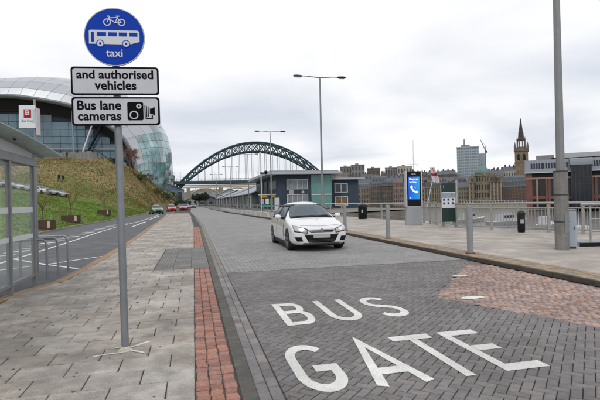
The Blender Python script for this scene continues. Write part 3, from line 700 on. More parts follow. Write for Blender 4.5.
# infill between beam and rib
mb = MB(); vs = []
for y in ysn[:24]: vs += [(-3.09, y, 2.46), (-3.09, y, max(2.74 - 0.013 * max(y - 7.0, 0) ** 2, 2.47))]
mb.add(vs, [(2*i, 2*i+1, 2*i+3, 2*i+2) for i in range(23)]); mb.build('infill_panel', mat('infill', (0.52, 0.53, 0.55), 0.5, var=0.03), sh)
# stop flag above the shelter
fl = thing('bus_stop_flag', 'white bus stop flag with red B square standing above the shelter canopy', 'sign', (-3.62, 11.65, 0), R(-6)); fl.scale = (1.2, 1.2, 1.13)
MB().cyl((0.11, 0.03, 0), (0.11, 0.03, 3.52), 0.018, n=12).build('pole', galv, fl, smooth=40)
pn = MB().prism(rrect(-0.145, 2.93, 0.145, 3.385, 0.012), -0.03, -0.012, 'y').build('panel', mat('flag_white', (0.74, 0.75, 0.77), 0.4, var=0.02), fl)
redP = mat('sign_red', (0.50, 0.012, 0.035), 0.4, var=0.03)
flat('red_square', [[(-0.062, 3.13), (-0.062, 3.305), (0.072, 3.305), (0.072, 3.13)]], redP, pn, -0.031)
text_mb('B', height=0.095, bold=0.03, base=(0.005, 3.195)).build('lettering', whiteM, pn, loc=(0, -0.0325, 0))
text_mb('BUSES', width=0.10, bold=0.01, base=(0.005, 3.150)).build('lettering', rimS, pn, loc=(0, -0.0325, 0))
text_mb('Bus Stop', width=0.20, bold=0.015, base=(0.0, 3.055)).build('lettering', mat('grey_blue_print', (0.16, 0.20, 0.30), 0.5), pn, loc=(0, -0.0315, 0))
flat('green_strip', [[(0.095, 3.03), (0.095, 3.31), (0.135, 3.31), (0.135, 3.03)]], mat('mint_print', (0.45, 0.62, 0.58), 0.5), pn, -0.031)
MB().box(0.155, -0.02, 2.80, 0.172, 0.12, 3.34).build('second_panel', mat('flag_pink', (0.66, 0.55, 0.58), 0.5), fl)

# ------------------------------------------------------------ street lamps
def street_lamp(loc, label, base=False, h=10.4, arm=1.95, tilt=0):
    t_ = thing('street_lamp', label, 'street lamp', loc, 0, 'street lamps on the promenade')
    mb = MB(); r0 = 0.17 if base else 0.10
    if base:
        MB().cyl((0, 0, 0), (0, 0, 2.05), 0.178, 0.174, n=10).build('base_sleeve', mat('weathered_steel', (0.22, 0.215, 0.20), 0.55, metal=0.35, var=0.22, scale=5, bump=0.15, bscale=30), t_, smooth=20)
        for z in (0.72, 1.42, 2.03): MB().cyl((0, 0, z), (0, 0, z + 0.035), 0.184, n=10).build('band', darkS, t_)
        MB().box(-0.06, -0.184, 0.45, 0.06, -0.155, 0.95).build('access_door', steel, t_, bevel=0.004)
        MB().cyl((0, 0, 2.0), (0, 0, h), 0.108, 0.065, n=10).build('pole', MATS['grey_painted_steel'], t_, smooth=20)
    else:
        MB().cyl((0, 0, 0), (0, 0, 2.0), 0.15, 0.145, n=8).build('base_sleeve', steel, t_)
        MB().cyl((0, 0, 1.9), (0, 0, h), 0.095, 0.055, n=8).build('pole', steel, t_)
    for s_ in (-1, 1):
        a_ = MB().tube([(0, 0, h - 0.06), (s_ * arm * 0.5, 0, h + 0.02), (s_ * (arm - 0.2), 0, h + 0.03)], [0.04, 0.032, 0.03], 6).build('arm', steel, t_, smooth=50)
        mb = MB(); x0 = s_ * (arm - 0.62)
        sec = [(0.0, 0.06, 0.04), (0.12, 0.13, 0.07), (0.45, 0.16, 0.085), (0.62, 0.13, 0.07), (0.70, 0.05, 0.03)]
        vs = []
        for dx, hw, hh in sec:
            for q in range(10): vs.append((x0 + s_ * dx, hw * math.cos(q * math.pi / 5), h + 0.02 + hh * math.sin(q * math.pi / 5)))
        fs = [(i*10+k, i*10+(k+1)%10, (i+1)*10+(k+1)%10, (i+1)*10+k) for i in range(4) for k in range(10)] + [tuple(range(10)), tuple(range(40, 50))]
        mb.add(vs, fs); hd = mb.build('lamp_head', darkS, t_, smooth=50)
        MB().box(min(x0 + s_ * 0.15, x0 + s_ * 0.58), -0.10, h - 0.075, max(x0 + s_ * 0.15, x0 + s_ * 0.58), 0.10, h - 0.055).build('diffuser', mat('lamp_diffuser', (0.35, 0.36, 0.36), 0.2), hd)
    return t_
street_lamp((9.39, 10.35, 0.09), 'thick grey street lamp pole rising out of the frame beside the grey cabinet', True)
l2 = street_lamp((9.35, 33.3, 0.09), 'tall double-armed street lamp standing just behind the white car', h=10.62)
for x, y, lab in ((9.85, 59.5, 'second double-armed street lamp, in front of the arch bridge and beside the pub'), (10.2, 88, 'small distant street lamp under the middle of the bridge arch'), (9.2, 118, 'tiny street lamp with twin arms beyond the low grey roofs'), (7.2, 150, 'farthest tiny street lamp before the bridge deck')):
    copy_tree(l2, (x, y, 0.0), 0, lab)
# camera mast
cmst = thing('camera_mast', 'pale mast with a dark camera at its top left of the navy pub', 'mast', (8.05, 56.0, 0))
MB().cyl((0, 0, 0), (0, 0, 7.6), 0.08, 0.06, n=10).build('mast', mat('pale_post', (0.5, 0.5, 0.49), 0.5, var=0.05), cmst, smooth=40)
MB().box(-0.1, -0.1, 4.9, 0.6, 0.1, 5.1).build('bracket', darkS, cmst)
MB().lathe([(0.0, -0.25), (0.15, -0.18), (0.22, 0), (0.2, 0.15), (0.05, 0.22)], 10, (0.6, 0, 5.1)).build('camera', blackM, cmst, smooth=60)

# ------------------------------------------------------------ bollards
bo = thing('bollard', 'nearest thick grey bollard by the cobbled corner', 'bollard', (6.84, 10.58, 0.088), 0, 'grey bollards along the kerb')
MB().cyl((0, 0, 0), (0, 0, 1.20), 0.077, n=20).build('post', mat('bollard_grey', (0.29, 0.30, 0.32), 0.5, metal=0.25, var=0.08, scale=6), bo, smooth=40)
MB().lathe([(0.077, 0), (0.068, 0.012), (0.03, 0.02)], 20, (0, 0, 1.20)).build('cap', galv, bo, smooth=40)
MB().cyl((0, 0, 0.0), (0, 0, 0.02), 0.12, n=20).build('base_ring', mat('rust', (0.14, 0.07, 0.035), 0.9, var=0.3, scale=20), bo)
for x, y, lab in ((6.86, 15.75, 'grey bollard between the nearest bollard and the white car'), (6.84, 20.6, 'grey bollard close to the right side of the white car')):
    copy_tree(bo, (x, y, 0.088), 0, lab)

# ------------------------------------------------------------ phone kiosk
ks = thing('phone_kiosk', 'tall slim phone kiosk with a glowing blue screen', 'kiosk', (11.47, 22.9, 0.09), R(-9))
MB().prism([(-0.43, 0.0), (0.43, 0.0), (0.385, 1.02), (-0.385, 1.02)], -0.16, 0.16, 'y').build('plinth', mat('kiosk_silver', (0.40, 0.42, 0.44), 0.4, metal=0.4, var=0.05), ks, bevel=0.02)
MB().box(-0.37, -0.15, 1.021, 0.37, 0.15, 2.87).build('housing', blackM, ks, bevel=0.02)
for s_ in (-1, 1): MB().box(s_ * 0.415 - 0.035, -0.17, 1.0, s_ * 0.415 + 0.035, 0.17, 2.89).build('edge_trim', mat('kiosk_edge', (0.55, 0.57, 0.58), 0.35, metal=0.4), ks, bevel=0.01)
def screen_mat():
    m = bpy.data.materials.new('lit_screen'); m.use_nodes = True; t = m.node_tree; b = t.nodes['Principled BSDF']; b.inputs['Base Color'].default_value = (0.01, 0.02, 0.05, 1); b.inputs['Roughness'].default_value = 0.15
    tcx = t.nodes.new('ShaderNodeTexCoord'); s_ = t.nodes.new('ShaderNodeSeparateXYZ'); t.links.new(tcx.outputs['Generated'], s_.inputs[0])
    r_ = t.nodes.new('ShaderNodeValToRGB'); t.links.new(s_.outputs[0], r_.inputs[0])
    r_.color_ramp.elements[0].color = (0.01, 0.10, 0.75, 1); r_.color_ramp.elements[1].color = (0.01, 0.33, 0.80, 1)
    t.links.new(r_.outputs[0], b.inputs['Emission Color']); b.inputs['Emission Strength'].default_value = 0.85; return m
scr = MB().box(-0.30, -0.158, 1.38, 0.30, -0.150, 2.58).build('screen', screen_mat(), ks)
glow = mat('screen_white', (0.8, 0.9, 1.0), 0.3, var=0, emit=0.75)
text_mb('Phone us', width=0.46, bold=0.02, base=(-0.02, 2.42)).build('lettering', glow, scr, loc=(0, -0.159, 0))
text_mb('for free', width=0.38, bold=0.02, base=(-0.06, 2.27)).build('lettering', glow, scr, loc=(0, -0.159, 0))
text_mb('InLink', width=0.22, bold=0.015, base=(0.0, 2.70)).build('lettering', whiteM, ks, loc=(0, -0.152, 0))
text_mb('BT', width=0.10, bold=0.03, base=(-0.2, 1.44)).build('lettering', glow, scr, loc=(0, -0.159, 0))
sflat('handset_symbol', [arc(0.16, 2.08, 0.30, 0.32, 183, 262, 10)], 0.075, glow, scr, -0.159)
flat('handset_symbol', [arc(-0.135, 2.03, 0.062, 0.085, 0, 360, 14)[:-1], arc(0.125, 1.765, 0.085, 0.065, 0, 360, 14)[:-1]], glow, scr, -0.160)
flat('call_dot', [arc(0.06, 2.0, 0.035, 0.035, 0, 360, 14)[:-1]], mat('screen_cyan', (0.02, 0.6, 0.8), 0.3, var=0, emit=0.8), scr, -0.159)
MB().lathe([(0.05, 0), (0.05, 0.10), (0.02, 0.12)], 8, (0, 0, 2.87)).build('top_camera', darkS, ks)

# ------------------------------------------------------------ information board
dgreen = mat('board_green', (0.012, 0.035, 0.028), 0.35, var=0.06)
ib = thing('information_board', 'information board with dark green ends and a white map panel', 'sign', (11.88, 20.0, 0.09), R(-12))
for x, h_ in ((-0.40, 2.02), (0.34, 2.26)): MB().cyl((x, 0, -0.01), (x, 0, h_), 0.028 if x < 0 else 0.055, n=12).build('post', stain_s, ib, smooth=40)
MB().box(-0.37, -0.03, 0.28, 0.28, 0.03, 0.93).build('lower_panel', dgreen, ib, bevel=0.004)
MB().box(-0.37, -0.03, 1.70, 0.28, 0.03, 2.12).build('upper_panel', dgreen, ib, bevel=0.004)
mp = MB().box(-0.37, -0.028, 0.935, 0.28, 0.028, 1.695).build('map_panel', mat('panel_white', (0.60, 0.62, 0.66), 0.35, var=0.04), ib)
MB().box(-0.36, -0.0335, 1.42, 0.27, -0.0285, 1.66).build('photo_strip', mat('photo_print', (0.28, 0.32, 0.36), 0.4, var=0.4, scale=12), mp)
dk = mat('print_dark', (0.03, 0.04, 0.07), 0.4)
for zz in (1.16, 1.34):
    for x in (-0.27, -0.06, 0.15): flat('map_symbol', [[(x - 0.045, zz - 0.055), (x - 0.045, zz + 0.04), (x, zz + 0.06), (x + 0.045, zz + 0.04), (x + 0.045, zz - 0.055)]], dk, mp, -0.0285)
text_mb('i', height=0.13, bold=0.02, base=(-0.28, 1.90)).build('lettering', mat('print_yellow', (0.6, 0.5, 0.08), 0.5), ib, loc=(0, -0.031, 0))

# ------------------------------------------------------------ bins, cabinet, landing
def litter_bin(loc, label, h_=0.98, w_=0.25):
    t_ = thing('litter_bin', label, 'litter bin', loc, R(-25), 'black litter bins')
    MB().lathe([(w_ * 0.85, 0), (w_, 0.06), (w_, h_ * 0.75), (w_ * 0.96, h_ * 0.76)], 14).build('body', blackM, t_, smooth=40)
    MB().lathe([(w_ * 0.96, 0), (w_ * 1.04, 0.02), (w_ * 1.04, h_ * 0.14), (w_ * 0.7, h_ * 0.22), (0.02, h_ * 0.25)], 14, (0, 0, h_ * 0.76)).build('hood', mat('bin_hood', (0.02, 0.02, 0.022), 0.35), t_, smooth=40)
    MB().box(-0.12, -w_ * 1.06, h_ * 0.80, 0.12, -w_ * 0.95, h_ * 0.89).build('slot', rubber, t_)
    MB().box(-0.06, -w_ * 1.03, h_ * 0.42, 0.06, -w_ * 0.98, h_ * 0.60).build('notice', mat('bin_notice', (0.4, 0.4, 0.36), 0.5), t_)
    return t_
litter_bin((12.55, 15.9, 0.09), 'black litter bin against the railing left of the thick lamp pole', 0.86, 0.14)
litter_bin((12.1, 32.3, 0.09), 'black litter bin under the long handrail right of the white car', 1.15, 0.33)
cb_ = thing('power_cabinet', 'light grey metal cabinet touching the thick lamp pole', 'cabinet', (9.79, 10.55, 0.10), R(-28))
MB().box(-0.15, -0.14, 0.05, 0.15, 0.14, 1.00).build('body', mat('cabinet_grey', (0.40, 0.44, 0.50), 0.5, metal=0.1, var=0.06), cb_, bevel=0.008)
MB().box(-0.165, -0.155, 1.00, 0.165, 0.155, 1.03).build('lid', galv, cb_, bevel=0.005)
MB().box(-0.13, -0.13, -0.01, 0.13, 0.13, 0.05).build('plinth', darkS, cb_)
MB().box(-0.125, -0.1445, 0.10, 0.125, -0.140, 0.95).build('door', mat('cabinet_door', (0.36, 0.40, 0.46), 0.5, var=0.06), cb_, bevel=0.001)
MB().box(0.08, -0.150, 0.5, 0.10, -0.1445, 0.58).build('handle', blackM, cb_)

ld = thing('pontoon_landing', 'raised grey landing with a dark edge and handrail at the right edge', 'platform', (10.35, 10.75, 0.09), R(-14))
MB().box(0, 0, 0, 4.6, 0.9, 0.12).build('deck', mat('deck_grey', (0.30, 0.31, 0.33), 0.7, var=0.08), ld)
MB().box(-0.03, -0.05, -0.005, 4.6, -0.002, 0.10).build('edge_beam', blackM, ld)
for x in (0.35, 1.9, 3.4): MB().cyl((x, 0.12, 0.1), (x, 0.12, 1.12), 0.028, n=10).build('rail_post', stain_s, ld, smooth=40)
MB().cyl((0.1, 0.12, 1.16), (4.4, 0.12, 1.16), 0.035, n=10).build('handrail', stain_s, ld, smooth=40)
for z in (0.42, 0.75): MB().cyl((0.35, 0.12, z), (4.4, 0.12, z), 0.014, n=8).build('lower_rail', stain_s, ld, smooth=40)

# ------------------------------------------------------------ promenade railing
railM = mat('rail_grey', (0.34, 0.33, 0.31), 0.5, metal=0.3, var=0.12, scale=4)
rl = thing('promenade_railing', 'grey metal railing with upright bars along the river edge', 'railing')
RP = [(16.1, 8.6), (15.1, 11.5), (14.45, 13.1), (13.2, 15.8), (11.95, 19.0), (12.3, 21.8), (13.1, 25.0)]
def walk(P, step):
    out_ = [Vector(P[0])]; cur = Vector(P[0]); i = 1
    while i < len(P):
        t_ = Vector(P[i]); d = (t_ - cur).length
        if d >= step: cur = cur + (t_ - cur).normalized() * step; out_.append(cur.copy())
        else: i += 1; 
    return out_
posts = walk(RP, 1.22)
bars = MB().cyl((0, 0, 0.14), (0, 0, 0.95), 0.013, n=6).mesh('baluster', railM)
postme = MB().box(-0.05, -0.03, 0, 0.05, 0.03, 1.12).mesh('post', railM)
for k, p in enumerate(posts):
    link('post', postme, rl, (p.x, p.y, 0.09), math.atan2(-2.7, 5.8))
    if k < len(posts) - 1:
        q = posts[k + 1]; a3 = Vector((p.x, p.y, 0.09)); b3 = Vector((q.x, q.y, 0.09))
        MB().cyl(a3 + Vector((0, 0, 1.13)), b3 + Vector((0, 0, 1.13)), 0.048, n=10).build('top_rail', railM, rl, smooth=40)
        MB().cyl(a3 + Vector((0, 0, 0.94)), b3 + Vector((0, 0, 0.94)), 0.026, n=8).build('upper_rail', railM, rl, smooth=40)
        MB().cyl(a3 + Vector((0, 0, 0.14)), b3 + Vector((0, 0, 0.14)), 0.026, n=8).build('bottom_rail', railM, rl, smooth=40)
        for j in range(1, 9):
            c = a3 + (b3 - a3) * (j / 9); link('baluster', bars, rl, c)
rl2 = thing('long_handrail', 'long pale handrail on slim posts between the white car and the phone kiosk', 'railing')
P2 = walk([(13.05, 26.5), (12.6, 32), (12.3, 38), (12.6, 46)], 3.8)
for k, p in enumerate(P2):
    MB().box(p.x - 0.05, p.y - 0.03, 0.06, p.x + 0.05, p.y + 0.03, 1.18).build('post', railM, rl2)
    if k < len(P2) - 1:
        q = P2[k + 1]; MB().cyl((p.x, p.y, 1.22), (q.x, q.y, 1.22), 0.055, n=8).build('top_rail', mat('pale_rail', (0.5, 0.49, 0.46), 0.5, var=0.05), rl2, smooth=40)
        for z in (0.4, 0.8): MB().cyl((p.x, p.y, z), (q.x, q.y, z), 0.012, n=6).build('wire_rail', railM, rl2)
# low white kerbside wall pieces and fence beyond the car
kf = thing('kerbside_fence', 'row of low white blocks with grey rails along the far right kerb', 'fence')
for k in range(17):
    y = 33 + k * 3.4; x = kerb_r(y) + 0.55
    MB().box(x, y, 0.05, x + 0.28, y + 2.5, 0.52).build('block', mat('white_block', (0.50, 0.49, 0.47), 0.8, var=0.08), kf, bevel=0.02)
    MB().box(x + 0.1, y + 2.75, 0.0, x + 0.2, y + 2.85, 1.25).build('post', steel, kf)
    MB().box(x + 0.12, y - 0.5, 1.15, x + 0.18, y + 2.9, 1.22).build('rail', steel, kf)
    MB().box(x + 0.12, y - 0.5, 0.75, x + 0.18, y + 2.9, 0.80).build('rail', steel, kf)

# ------------------------------------------------------------ cars
SEC = [ # y, zb, w, zsh, wr, zre, zr
 (0.00, .27, .62, .60, .46, .655, .665), (0.10, .20, .80, .66, .60, .735, .755), (0.35, .17, .875, .735, .70, .82, .865),
 (0.85, .17, .90, .84, .76, .915, .965), (1.22, .17, .90, .90, .75, .965, 1.01), (1.62, .17, .905, .93, .675, 1.21, 1.26), (2.02, .17, .905, .95, .60, 1.405, 1.465),
 (2.55, .17, .905, .965, .585, 1.445, 1.51), (3.2, .17, .905, .985, .57, 1.43, 1.495), (3.8, .17, .90, 1.0, .545, 1.34, 1.40), (4.12, .19, .88, .99, .56, 1.12, 1.17), (4.34, .22, .84, .90, .60, .95, .98), (4.42, .32, .72, .68, .5, .78, .80)]
def car_body_mesh(scale_y=1.0, scale_z=1.0):
    bm = bmesh.new(); rows = []
    for (y, zb, w_, zs, wr, ze, zr) in SEC:
        P = [(0, zb), (w_ * .6, zb), (w_ * .93, zb + .02), (w_, zb + .16), (w_, (zb + zs) / 2 + .05), (w_ * .975, zs), (wr, ze), (wr * .55, ze + (zr - ze) * .8), (0, zr)]
        full = P + [(-x, z) for x, z in reversed(P[1:-1])]
        rows.append([bm.verts.new((x, y * scale_y, z * scale_z)) for x, z in full])
    n = len(rows[0])
    for a, b in zip(rows, rows[1:]):
        for k in range(n): bm.faces.new((a[k], a[(k + 1) % n], b[(k + 1) % n], b[k]))
    for row in (rows[0], rows[-1]):
        # end caps as quads across
        for k in range(8):
            l0, l1 = row[k], row[k + 1]; r0, r1 = row[(n - k) % n], row[(n - k - 1) % n]
            vs = []
            for v in (l0, l1, r1, r0):
                if v not in vs: vs.append(v)
            if len(vs) > 2: bm.faces.new(vs)
    bmesh.ops.recalc_face_normals(bm, faces=bm.faces)
    me = bpy.data.meshes.new('body'); bm.to_mesh(me); bm.free()
    o = bpy.data.objects.new('body', me); COL.objects.link(o)
    s_ = o.modifiers.new('s', 'SUBSURF'); s_.levels = 3; s_.render_levels = 3
    dg = bpy.context.evaluated_depsgraph_get(); sm = bpy.data.meshes.new_from_object(o.evaluated_get(dg))
    bpy.data.objects.remove(o); return sm
def finish(me, cutters):
    o = bpy.data.objects.new('body', me); COL.objects.link(o); cs = []
    for i, cme in enumerate(cutters):
        c = bpy.data.objects.new('cut', cme); COL.objects.link(c); cs.append(c)
        b = o.modifiers.new('b%d' % i, 'BOOLEAN'); b.object = c; b.operation = 'DIFFERENCE'; b.solver = 'EXACT'
    dg = bpy.context.evaluated_depsgraph_get(); r_ = bpy.data.meshes.new_from_object(o.evaluated_get(dg))
    for c in cs: bpy.data.objects.remove(c)
    bpy.data.objects.remove(o)
    r_.polygons.foreach_set('use_smooth', [True] * len(r_.polygons)); r_.set_sharp_from_angle(angle=R(38)); return r_
WH = [(x_, y_) for y_ in (0.88, 3.57) for x_ in (-1, 1)]
def make_car(label, paint, loc, rz, ys=1.0, zs=1.0, detail=True, cat='car', group=None, lit=False, name='parked_car'):
    t_ = thing(name, label, cat, loc, rz, group)
    smooth_me = car_body_mesh(ys, zs)
    bm = bmesh.new(); bm.from_mesh(smooth_me); bvh = BVHTree.FromBMesh(bm); bm.free()
    cuts = []
    for y_ in (0.88, 3.57):
        for s_ in (-1, 1): cuts.append(MB().cyl((s_ * 0.62, y_ * ys, 0.325), (s_ * 1.1, y_ * ys, 0.325), 0.365, n=28).mesh('cut', blackM))
    me = finish(smooth_me, cuts); me.materials.clear(); me.materials.append(paint)
    if detail:
        bm = bmesh.new(); bm.from_mesh(me); kill = []
        for f in bm.faces:
            c = f.calc_center_median(); v = (c.z - 1.03) / 0.385; vs_ = (c.z - 0.985) / 0.38
            if 0 < v < 1 and 1.1 < c.y < 2.15 and abs(c.x) < 0.70 - 0.135 * v and f.normal.y < -0.2: kill.append(f)
            elif 0 < vs_ < 1 and abs(c.x) > 0.5 and ((1.50 + .48 * vs_ < c.y < 2.56) or (2.64 < c.y < 3.62 - .2 * vs_)): kill.append(f)
        bmesh.ops.delete(bm, geom=kill, context='FACES'); bm.to_mesh(me); bm.free()
    body = link('body', me, t_)
    def patch(name_, m, fn, dirn, nu=14, nv=5, off=0.004, parent=None, sm=60):
        """fn(u,v)->(a,b): projected on to the body along dirn ('front','rear','left','right','top')"""
        vs = []; 
        D_ = {'front': Vector((0, 1, 0)), 'rear': Vector((0, -1, 0)), 'left': Vector((1, 0, 0)), 'right': Vector((-1, 0, 0)), 'top': Vector((0, 0, -1))}[dirn]
        for j in range(nv + 1):
            for i in range(nu + 1):
                a_, b_ = fn(i / nu, j / nv)
                o_ = {'front': Vector((a_, -2, b_)), 'rear': Vector((a_, 8, b_)), 'left': Vector((-3, a_, b_)), 'right': Vector((3, a_, b_)), 'top': Vector((a_, b_, 3))}[dirn]
                h = bvh.ray_cast(o_, D_)
                if h[0] is None: return None
                n_ = h[1] if h[1].dot(D_) < 0 else -h[1]
                vs.append(h[0] + n_ * off)
        mb = MB(); mb.add(vs, [(j*(nu+1)+i, j*(nu+1)+i+1, (j+1)*(nu+1)+i+1, (j+1)*(nu+1)+i) for j in range(nv) for i in range(nu)])
        o = mb.build(name_, m, parent or t_, smooth=sm, recalc=False)
        sol = o.modifiers.new('solid', 'SOLIDIFY'); sol.thickness = 0.012; sol.offset = 0; return o
    lerp = lambda a, b, u: a + (b - a) * u
    # glass
    clear = mat('cabin_glass', (0.16, 0.21, 0.25), 0.05, var=0.1, spec=0.9, alpha=0.42) if detail else darkG
    def pane(name_, fn, d_, nu, nv, e=0.05, fe=0.05, off=0.004):
        g_ = patch(name_, clear, fn, d_, nu, nv, off=off)
        if detail:
            for a0, a1, b0, b1, n1_, n2_ in ((-e, e * .6, -fe, 1 + fe, 2, nv * 2), (1 - e * .6, 1 + e, -fe, 1 + fe, 2, nv * 2), (0, 1, -fe, fe, nu * 2, 2), (0, 1, 1 - fe, 1 + fe, nu * 2, 2)):
                patch('window_seal', blackM, lambda u, v: fn(lerp(a0, a1, u), lerp(b0, b1, v)), d_, n1_, n2_, off=0.007, parent=g_)
        return g_
    pane('windscreen', lambda u, v: (lerp(-1, 1, u) * lerp(0.70, 0.565, v), lerp(1.025, 1.415, v) * zs + (0.0 - 0.03 * (2 * u - 1) ** 2)), 'front', 16, 8, 0.025, 0.07)
    for s_, d_ in ((-1, 'left'), (1, 'right')):
        pane('front_side_window', lambda u, v: (lerp(lerp(1.50, 1.98, v), 2.56, u) * ys, lerp(0.985, 1.365, v) * zs), d_, 10, 5, 0.05, 0.10)
        pane('rear_side_window', lambda u, v: (lerp(2.64, lerp(3.62, 3.42, v), u) * ys, lerp(0.995, 1.36, v) * zs), d_, 10, 5, 0.05, 0.10)
    if detail:
        trim = mat('cabin_trim', (0.035, 0.035, 0.038), 0.8, var=0.15)
        MB().box(-0.74, 1.30, 0.55, 0.74, 1.72, 0.97).build('dashboard', trim, t_, bevel=0.05)
        MB().box(-0.72, 1.3, 0.30, 0.72, 3.7, 0.42).build('cabin_floor', trim, t_)
        for x_ in (-0.36, 0.36):
            st = MB().box(x_ - .25, 2.02, 0.42, x_ + .25, 2.55, 0.60).build('seat', trim, t_, bevel=0.05)
            MB().prism([(2.46, .55), (2.60, .55), (2.78, 1.14), (2.66, 1.16)], x_ - .24, x_ + .24, 'x').build('backrest', trim, st, bevel=0.04)
            MB().box(x_ - .13, 2.68, 1.17, x_ + .13, 2.78, 1.34).build('headrest', trim, st, bevel=0.03)
        MB().box(-0.6, 3.2, 0.42, 0.6, 3.45, 1.12).build('rear_seat', trim, t_, bevel=0.05)
        MB().tube([(-0.36 + 0.18 * math.cos(q * math.pi / 10), 1.84 + 0.06 * math.sin(q * math.pi / 10), 0.94 + 0.17 * math.sin(q * math.pi / 10)) for q in range(21)], 0.014, 6).build('steering_wheel', trim, t_, smooth=60)
        MB().box(-0.11, 1.83, 1.30, 0.11, 1.85, 1.36).build('rear_view_mirror', trim, t_, bevel=0.01)
    patch('rear_window', darkG, lambda u, v: (lerp(-1, 1, u) * lerp(0.58, 0.47, v), lerp(1.03, 1.27, v) * zs), 'rear', 10, 4)
    # wheels
    for x_, y_ in WH:
        wmb = MB(); cx = x_ * 0.785
        def ring(prof):
            vs = []; n = 28
            for r_, dx in prof:
                for k in range(n): q = 2 * math.pi * k / n; vs.append((cx + x_ * dx, y_ * ys + r_ * math.cos(q), 0.325 + r_ * math.sin(q)))
            m_ = MB(); m_.add(vs, [(i*n+k, i*n+(k+1)%n, (i+1)*n+(k+1)%n, (i+1)*n+k) for i in range(len(prof)-1) for k in range(n)] + [tuple(range(n)), tuple(range(len(vs)-n, len(vs)))]); return m_
        wh = ring([(0.20, -0.11), (0.315, -0.11), (0.325, -0.08), (0.325, 0.07), (0.31, 0.10), (0.225, 0.105), (0.21, 0.07)]).build('wheel', rubber, t_, smooth=40)
        rb = MB(); 
        for k in range(5):
            q = 2 * math.pi * k / 5 + 0.3
            for dq in (-0.12, 0.12):
                rb.cyl((cx + x_ * 0.09, y_ * ys + 0.04 * math.cos(q), 0.325 + 0.04 * math.sin(q)), (cx + x_ * 0.10, y_ * ys + 0.215 * math.cos(q + dq), 0.325 + 0.215 * math.sin(q + dq)), 0.018, n=6)
        n = 28; rb.add([(cx + x_ * dx, y_ * ys + r_ * math.cos(2*math.pi*k/n), 0.325 + r_ * math.sin(2*math.pi*k/n)) for r_, dx in ((0.228, 0.107), (0.205, 0.112), (0.20, 0.06)) for k in range(n)], [(i*n+k, i*n+(k+1)%n, (i+1)*n+(k+1)%n, (i+1)*n+k) for i in range(2) for k in range(n)])
        rb.cyl((cx + x_ * 0.08, y_ * ys, 0.325), (cx + x_ * 0.115, y_ * ys, 0.325), 0.05, n=12)
        rb.build('rim', rimM, wh, smooth=40)
    lampM = mat('headlamp_glass', (0.42, 0.44, 0.46), 0.08, var=0.05, spec=0.8, coat=1)
    chrome = mat('chrome', (0.6, 0.6, 0.6), 0.15, metal=0.9, var=0.02)
    if detail:
        for s_ in (-1, 1):
            hl = patch('headlight', lampM, lambda u, v: (s_ * lerp(0.45, 0.79, u), lerp(lerp(0.575, 0.625, u), lerp(0.665, 0.775, u), v) * zs), 'front', 10, 5, off=0.006)
            if hl:
                if lit:
                    mm_ = mat('dipped_beam', (1.0, 0.82, 0.58), 0.2, var=0, emit=2.0) if s_ < 0 else mat('dim_beam', (0.7, 0.66, 0.6), 0.2, var=0, emit=0.25)
                    patch('bulb', mm_, lambda u, v: (s_ * (0.60 + 0.075 * math.cos(2 * math.pi * u) * (0.15 + 0.85 * v)), 0.665 + 0.045 * math.sin(2 * math.pi * u) * (0.15 + 0.85 * v)), 'front', 14, 2, off=0.016, parent=hl)
                else: patch('bulb', chrome, lambda u, v: (s_ * lerp(0.55, 0.67, u), lerp(0.63, 0.70, v) * zs), 'front', 4, 2, off=0.014, parent=hl)
            patch('headlight_surround', blackM, lambda u, v: (s_ * lerp(0.43, 0.80, u), lerp(lerp(0.555, 0.605, u), lerp(0.685, 0.79, u), v) * zs), 'front', 10, 5, off=0.001)
            patch('fog_recess', blackM, lambda u, v: (s_ * lerp(lerp(0.565, 0.61, v), lerp(0.73, 0.80, v), u), lerp(0.325, 0.455, v)), 'front', 6, 4)
            MB().lathe([(0.02, 0), (0.05, 0.01)], 12).build('fog_lamp', lampM, t_, loc=(s_ * 0.66, 0.10, 0.39))
            # mirrors
            mr_ = MB(); vs = []; n = 10
            for dx, hy, hz in ((0.0, .03, .03), (0.05, .07, .07), (0.15, .085, .085), (0.21, .05, .06)):
                for k in range(n): q = 2 * math.pi * k / n; vs.append((s_ * (0.90 + dx), 1.66 + hy * math.cos(q), 1.02 + hz * math.sin(q)))
            mr_.add(vs, [(i*n+k, i*n+(k+1)%n, (i+1)*n+(k+1)%n, (i+1)*n+k) for i in range(3) for k in range(n)] + [tuple(range(n)), tuple(range(30, 40))])
            mo = mr_.build('door_mirror', paint, t_, smooth=60)
            MB().box(min(s_ * 0.82, s_ * 0.92), 1.63, 0.945, max(s_ * 0.82, s_ * 0.92), 1.69, 1.0).build('mirror_stalk', blackM, mo)
            d_ = 'left' if s_ < 0 else 'right'
            patch('door_gap', blackM, lambda u, v: (lerp(2.585, 2.60, u), lerp(0.36, 0.95, v)), d_, 1, 10, off=0.002)
            patch('door_gap', blackM, lambda u, v: (lerp(1.40, 1.415, u), lerp(0.40, 0.93, v)), d_, 1, 10, off=0.002)
            patch('door_handle', paint, lambda u, v: (lerp(2.32, 2.50, u), lerp(0.86, 0.885, v)), d_, 4, 1, off=0.02)
            patch('sill_trim', blackM, lambda u, v: (lerp(1.3, 3.15, u), lerp(0.19, 0.225, v)), d_, 8, 1, off=0.003)
        gl = patch('grille', blackM, lambda u, v: (lerp(-1, 1, u) * lerp(0.33, 0.43, v), lerp(0.585, 0.665, v) - 0.0 * u), 'front', 14, 4)
        if gl:
            patch('chrome_bar', chrome, lambda u, v: (lerp(-0.40, 0.40, u), lerp(0.632, 0.655, v)), 'front', 14, 1, off=0.014, parent=gl)
            patch('grille_slat', chrome, lambda u, v: (lerp(-0.34, 0.34, u), lerp(0.600, 0.607, v)), 'front', 14, 1, off=0.012, parent=gl)
